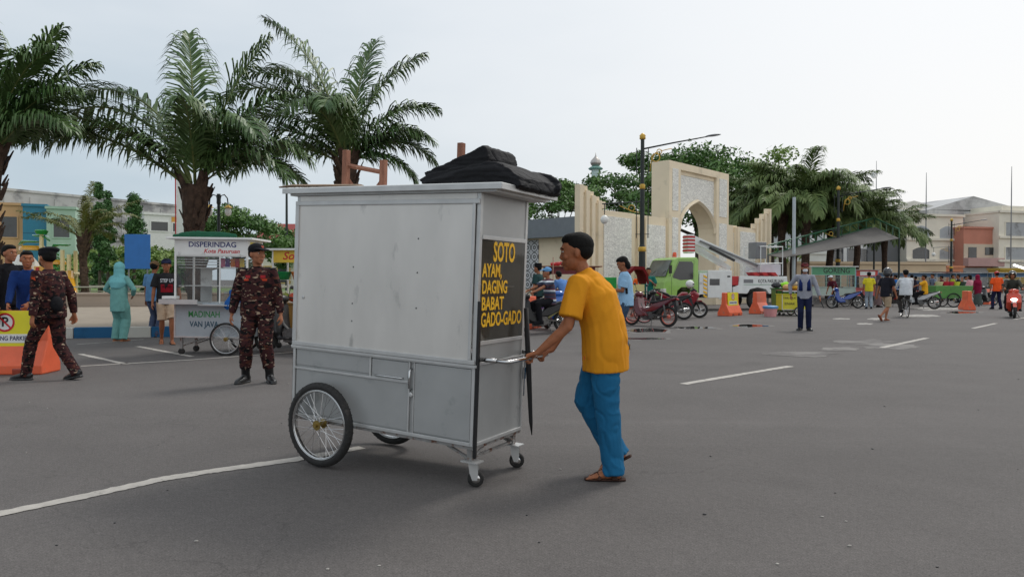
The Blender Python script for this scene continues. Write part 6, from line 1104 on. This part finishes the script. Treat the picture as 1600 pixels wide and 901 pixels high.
# rickshaw
rk = thing('cycle_rickshaw', 'cycle rickshaw with a dark red hood and pink rimmed wheel behind the phone man', 'rickshaw', at(985, 22.5)); rk.rotation_euler = (0, 0, R(12))
for y in (-.45, .45): spoked_wheel(rk, (.28, y, .36), .36, .045, 20, rim=S(205, 130, 130, kind='paint'))
b = MB(); b.prism([(-.35, .42), (.35, .42), (.42, .75), (.30, .8), (.2, .55), (-.3, .55)], -.36, .36, inset=.03); b.build('seat_box', RK, rk); b = MB(); pr = [(-.25, 1.25), (-.22, 1.55), (.0, 1.74), (.3, 1.72), (.42, 1.5), (.46, 1.2), (.40, 1.2), (.36, 1.45), (.26, 1.62), (.02, 1.64), (-.14, 1.5), (-.18, 1.25)]; b.prism(pr, -.38, .38); b.build('hood', S(110, 28, 30, kind='cloth'), rk)
b = MB(); [b.tube([(x, y, .55), (x, y, 1.3)], .014, 5) for x in (-.2, .4) for y in (-.34, .34)]; b.tube([(.35, 0, .45), (1.0, 0, .5), (1.05, 0, .9)], .02, 6); b.build('frame', CHROME, rk); b = MB(); b.box(-.33, .33, -.33, .33, .86, 1.18); b.build('side_panel', S(200, 190, 130, kind='paint'), rk)
gx = thing('crate', 'bright green plastic crate standing on a post stump left of the rickshaw', 'crate', at(953, 24, 0)); box('stump', CG, gx, -.2, .2, -.2, .2, 0, .95); b = MB(); b.box(-.2, .2, -.15, .15, .951, 1.4); b.build('box', S(20, 150, 60, kind='plast'), gx, bevel=.015)
barrier('orange barrier with a yellow no parking board in front of the truck rear wheels', at(1141, 27), R(48), txt='DILARANG PARKIR'); barrier('plain orange barrier beside the pink and blue tub, right of the signed one', at(1187, 28.8), R(52), False)
barrier('orange barrier standing alone on the road near the green handcart', at(1511, 33), R(70), False); barrier('faded orange barrier far behind the orange vested officer', at(1543, 41), R(40), False)
barrier('low orange barrier peeping out behind the far post of the silver cart', at(824, 19.5), R(70), False)
tb = thing('tub', 'pink plastic tub with a blue rim on the road beside the yellow snack barrow', 'tub', at(1204, 26.3)); b = MB(); b.lathe([(.2, 0), (.25, .3), (.24, .3), (.19, .03)], n=20); b.build('bowl', S(215, 150, 150, kind='plast'), tb, smooth=False); b = MB(); b.lathe([(.27, .30), (.28, .37), (.2, .40)], n=20); b.build('lid', S(80, 140, 185, kind='plast'), tb)
bw = stall('low barrow with two yellow signed boxes and baskets of snacks, left of the officer', at(1222, 26.8), R(2), .95, .55, .22, .82, .9, .93, S(205, 195, 50, kind='paint'), WOOD, glass=False, wheel=.17, wx=.6, shelves=0, ov=.0, cat='barrow', name='snack_barrow', post=BLACK, signs=(('TAHU BULAT', BLACK, .12, .3, .66, .5, 0, 'c'), ('ENAK', BLACK, .12, .3, .45, .4, 0, 'c')))
gb_ = thing('green_bin', 'green wheeled bin full of bags just behind the yellow snack barrow', 'bin', at(1222, 27.8)); b = MB(); b.box(-.3, .35, -.25, .25, .1, .98, tx=-.03, ty=-.03); b.build('bin_body', S(55, 120, 55, kind='plast'), gb_, bevel=.02); b = MB(); b.box(-.36, .41, -.31, .31, .98, 1.03); b.build('rim', S(45, 100, 45, kind='plast'), gb_)
for i, (px, z, c, n_) in enumerate(((1213, 1.03, (70, 72, 75), 'dark round bundle on the green bin'), (1226, 1.04, (150, 215, 60), 'lime green bag on the green bin'), (1231, .96, (205, 165, 120), 'pale round basket lid on the snack barrow'), (1243, .96, (225, 170, 60), 'yellow wrapped bundle on the snack barrow'), (1240, 1.08, (190, 170, 140), 'tan paper bundle on top of the yellow wrapped one'))):
    b = MB(); b.ell((0, 0, .1), (.19, .15, .11), 14, 9); b.ell((.06, .02, .17), (.09, .08, .06), 10, 6); me = remesh(b, .02, 2, fold=.015, fs=9, seed=i, mats=[S(*c, kind='cloth')]); o = part('bundle', me, None); o.location = at(px, 27.7 if i < 2 else 27.0, z); tag(o, n_, 'bundle')
# the officer
off, J = person('officer in grey and navy with white mask and red cap standing on the road', G(1257, 516), R(-112), H=1.72, hl=(.10, .36, .86), hr=(.0, -.34, .92), hyaw=8, toeL=15, toeR=-15, skin='mid', top=S(150, 152, 162, kind='cloth'), topk='long', bot=S(28, 34, 62, kind='cloth'), shoe=BOOT, hat='cap', hatm=S(90, 30, 34, kind='cloth'), mask=WHT, vox=.0125, elbow=(-.4, .9, -.3))
b = MB()
for k in (-1, 1): b.tube([(.075, .085 * k, 1.42), (.136, .09 * k, 1.26), (.135, .095 * k, 1.04)], [(.03, .008), (.05, .01), (.055, .01)], 8, side=(0, 1, 0))
b.build('navy_panel', S(30, 45, 95, kind='cloth'), off, smooth=True)
b = MB(); p = J['WL']; b.tube([p + V((.02, .03, -.1)), p + V((.1, .1, -.28))], .016, 6); b.build('signal_baton', BLACK, off)
# right background traffic
GOR = S(86, 150, 112, kind='paint'); sg = at(1268, 37)
stg = stall('green stall with white trim and big dark lettering on its fascia, behind the officer', sg, R(0), 2.25, .9, .55, 1.0, 1.62, 2.02, S(175, 190, 180, kind='paint'), WHITE, signs=(('GORENG', BLACK, .36, 1.28, 1.82, 1.35, 0, 'f'),), signm=GOR, wheel=.3, wx=1.7, ov=.12, post=S(160, 205, 190, kind='paint'))
sgr = stall('stall with a red and white fascia and blue posts, right of the green stall', at(1337, 37.6), R(-3), 1.15, .8, .5, .95, 1.55, 1.86, S(190, 90, 90, kind='paint'), S(150, 140, 135, kind='paint'), signs=(('ES TEH', RTX, .16, .58, 1.70, .6, 0, 'f'),), signm=S(205, 70, 60, kind='paint'), wheel=.28, wx=.8, post=S(120, 170, 205, kind='paint')); b = MB(); b.box(.22, .98, -.012, -.0045, 1.60, 1.80); b.build('white_board', WHITE, sgr)
b1 = motorbike('blue underbone motorcycle parked side on in front of the green stall', at(1321, 34.5), R(180), S(28, 70, 150, kind='gloss'), BLACK, 'bebek')
person('man in a dark red shirt and white cap bending behind the blue motorcycle', at(1306, 35.6), R(200), H=1.6, lean=24, curve=12, hl=(.4, .2, .8), hr=(.4, -.2, .8), skin='dark', top=S(90, 34, 48, kind='cloth'), topk='tee', bot=BLK, shoe=BLK, hat='cap', hatm=WHT, vox=.018)
person('person in yellow shirt and pale jeans, back turned, right of the blue motorcycle', at(1358, 34.2), R(70), H=1.68, skin='dark', top=S(215, 200, 50, kind='cloth'), topk='tee', bot=S(150, 160, 170, kind='cloth'), shoe=BLK, hat='cap', hatm=BLK, vox=.018)
person('woman in a long grey brown dress standing right of the yellow shirted person', at(1372, 36), R(-30), H=1.58, fem=True, skin='mid', top=S(120, 100, 100, kind='cloth'), topk='dress', shoe=BLK, hat='hijab', hatm=S(90, 70, 75, kind='cloth'), hairk=None, vox=.018)
pw, J = person('man in black vest, khaki shorts and black helmet walking across the road', G(1384, 501), R(25), H=1.70, lean=5, fl=(.10, .08, .0), fr=(-.34, -.08, .10), heelR=55, kneeR=(1, 0, -.1), pelvis=(0, 0, .885), hl=(-.05, .30, .82), hr=(.12, -.28, .84), skin='mid', top=S(34, 34, 42, kind='cloth'), topk='tee', bot=S(170, 150, 125, kind='cloth'), botk='shorts', hat='helmet', hatm=mat('grey black helmet', (.03, .032, .036), rough=.25, coat=.5), hairk=None, vox=.015, shoe=S(140, 80, 60), shoek='sandal')
cy = G(1413, 495); bicycle('bicycle with a white front wheel ridden away by the man in white', cy, R(72), BLACK)
rider('man in a loose white shirt and dark cap riding the bicycle away', cy, R(72), seat=.83, reach=.28, hz_=1.0, fl=(.02, .11, .16), fr=(.14, -.11, .36), H=1.68, skin='dark', top=WHT, topk='long', bot=S(62, 58, 56, kind='cloth'), shoe=BLK, hat='cap', hatm=BLK, vox=.016, loose=1.15)
sc_ = G(1582, 496); sco = motorbike('red and white scooter with its headlamp lit, coming towards the camera at the right edge', sc_, R(-120), S(205, 70, 45, kind='gloss'), S(225, 225, 225, kind='gloss'), 'scooter', lit=True, lean=0)
rider('rider in a dark olive jacket and black helmet on the red and white scooter', sc_, R(-120), H=1.72, skin='dark', top=S(56, 56, 50, kind='cloth'), topk='jacket', bot=BLK, shoe=BLK, hat='helmet', hatm=mat('green black helmet', (.025, .032, .028), rough=.3, coat=.5), hairk=None, vox=.015)
gc = at(1463, 36); t = thing('handcart', 'green flat sided handcart with spoked wheels carrying baskets, left of the lone barrier', 'handcart', gc)
GC = S(82, 138, 66, kind='paint', wear=(tuple(x * .6 for x in lin(82, 138, 66)), .58, 3)); b = MB(); b.prism([(0, .45), (1.75, .45), (1.85, 1.08), (-.02, 1.08)], 0, .9); b.build('box', GC, t, bevel=.01)
for y in (-.05, .95): spoked_wheel(t, (.85, y, .36), .36, .05, 20, rim=BLACK)
for x in (.1, .22): box('leg', BLACK, t, x, x + .05, .1, .15, 0, .45)
for i, (x, c, n_) in enumerate(((.35, (215, 205, 160), 'pale cream bundle'), (.65, (200, 35, 60), 'red basket'), (.9, (190, 45, 80), 'crimson basket'), (1.2, (215, 220, 70), 'lime yellow basket'), (1.5, (60, 75, 70), 'dark green basket'))):
    b = MB(); b.lathe([(.14, 0), (.19, .16), (.2, .2), (.17, .2), (.1, .12)], n=16); o = b.build('basket', S(*c, kind='plast'), None); o.location = gc + V((x, .35, 1.081)); tag(o, n_ + ' standing on the green handcart', 'basket', 'baskets on the green handcart')
person('woman in a crimson headscarf and long grey skirt standing right of the green handcart', at(1528, 37.5), R(100), H=1.6, fem=True, skin='mid', top=S(125, 25, 55, kind='cloth'), topk='tunic', bot=S(75, 85, 82, kind='cloth'), botk='skirt', shoe=WHT, hat='hijab', hatm=S(135, 22, 58, kind='cloth'), hairk=None, vox=.018)
person('woman in a pale pink top standing left of the crimson headscarf', at(1516, 38.5), R(110), H=1.6, fem=True, skin='dark', top=S(215, 160, 165, kind='cloth'), topk='long', bot=S(60, 40, 45, kind='cloth'), shoe=BLK, vox=.018, hairk='long')
person('officer in orange vest, navy trousers and red cap near the right edge', at(1558, 34), R(82), H=1.72, fl=(0, .18, 0), fr=(0, -.18, 0), skin='dark', top=S(238, 92, 40, kind='cloth'), topk='tee', bot=S(30, 32, 60, kind='cloth'), shoe=BLK, hat='cap', hatm=RED, vox=.017)
ymx = at(1437, 34); motorbike('silver motorcycle ridden by the man in the orange yellow shirt', ymx, R(150), S(190, 190, 190, kind='gloss'), BLACK, 'bebek'); rider('man in an orange yellow shirt sitting on the silver motorcycle', ymx, R(150), H=1.66, skin='dark', top=S(225, 165, 40, kind='cloth'), topk='tee', bot=BLK, shoe=BLK, vox=.018)
motorbike('white and red scooter parked left of the green handcart', at(1452, 38), R(20), S(220, 220, 218, kind='gloss'), S(170, 40, 50, kind='gloss'), 'scooter'); motorbike('dark scooter parked behind the orange vested officer', at(1544, 39), R(205), S(30, 32, 36, kind='gloss'), BLACK, 'scooter')
motorbike('black motorcycle standing left of the white shirted cyclist', at(1397, 37), R(100), BLACK, S(170, 40, 40, kind='gloss'), 'bebek')
crowd = ((1385, 41, (190, 60, 60), 'red shirt'), (1392, 44, (215, 110, 90), 'salmon shirt'), (1400, 42, (30, 100, 170), 'blue shirt'), (1425, 40, (40, 34, 44), 'black shirt'), (1431, 45, (60, 70, 90), 'slate shirt'), (1458, 44, (120, 130, 150), 'grey blue shirt'), (1472, 46, (90, 40, 50), 'maroon shirt'), (1498, 44, (50, 50, 55), 'charcoal shirt'), (1508, 47, (200, 195, 190), 'off white shirt'), (1488, 48, (160, 170, 60), 'olive yellow shirt'), (1572, 43, (170, 165, 160), 'pale grey shirt'))
rc = random.Random(5)
for i, (px, Y_, c, n_) in enumerate(crowd):
    person('far off person in a ' + n_ + ' among the stalls on the right', at(px, Y_), R(rc.uniform(-180, 180)), H=rc.uniform(1.56, 1.72), skin=rc.choice(('mid', 'dark')), top=S(*c, kind='cloth'), topk=rc.choice(('tee', 'long')), bot=rc.choice((BLK, S(60, 70, 95, kind='cloth'))), shoe=BLK, vox=.022, group='people among the far stalls')
base = stall('pale grey roofed stall farthest left of the far stall row', at(1362, 49), 0, 2.4, 1.0, .5, .95, 1.6, 1.85, S(150, 150, 145, kind='paint'), S(190, 195, 195, kind='paint'), glass=True, wheel=.3, signm=S(90, 120, 150, kind='paint'), ov=.25, group='stalls in the far row')
for i, (px, Y_, lab) in enumerate(((1410, 50, 'pale roofed far stall right of the cyclist'), (1446, 52, 'pale roofed far stall above the green handcart'), (1494, 50, 'pale roofed far stall behind the crimson headscarf woman'), (1550, 48, 'pale roofed far stall behind the scooter rider'))): clone(base, at(px, Y_), R(-6 * i), lab)
stall('dark roofed orange fronted far stall left of the lamp post by the shop houses', at(1456, 56), 0, 2.2, 1.0, .5, 1.0, 1.7, 2.0, S(190, 110, 50, kind='paint'), S(80, 80, 85, kind='paint'), glass=False, wheel=.3, signm=S(210, 70, 40, kind='paint'), ov=.3)
# lit tube lamp under the shop front at the right edge
t = thing('tube_lamp', 'lit white tube lamp hanging above the scooter rider at the right edge', 'lamp', at(1592, 40, 2.0)); b = MB(); b.tube([(-.3, 0, .22), (.35, 0, .0)], .05, 8); b.build('tube', mat('lit tube', (1, 1, .97), emit=4, var=0), t); b = MB(); b.tube([(-.3, 0, .3), (-.3, 0, .2)], .015, 5); b.tube([(.3, 0, .3), (.3, 0, .05)], .015, 5); b.tube([(-.5, 0, .3), (.6, 0, .3)], .02, 5); b.tube([(.6, 0, .3), (.6, 0, -2.0)], .025, 6); b.build('hanger', GREYM, t)
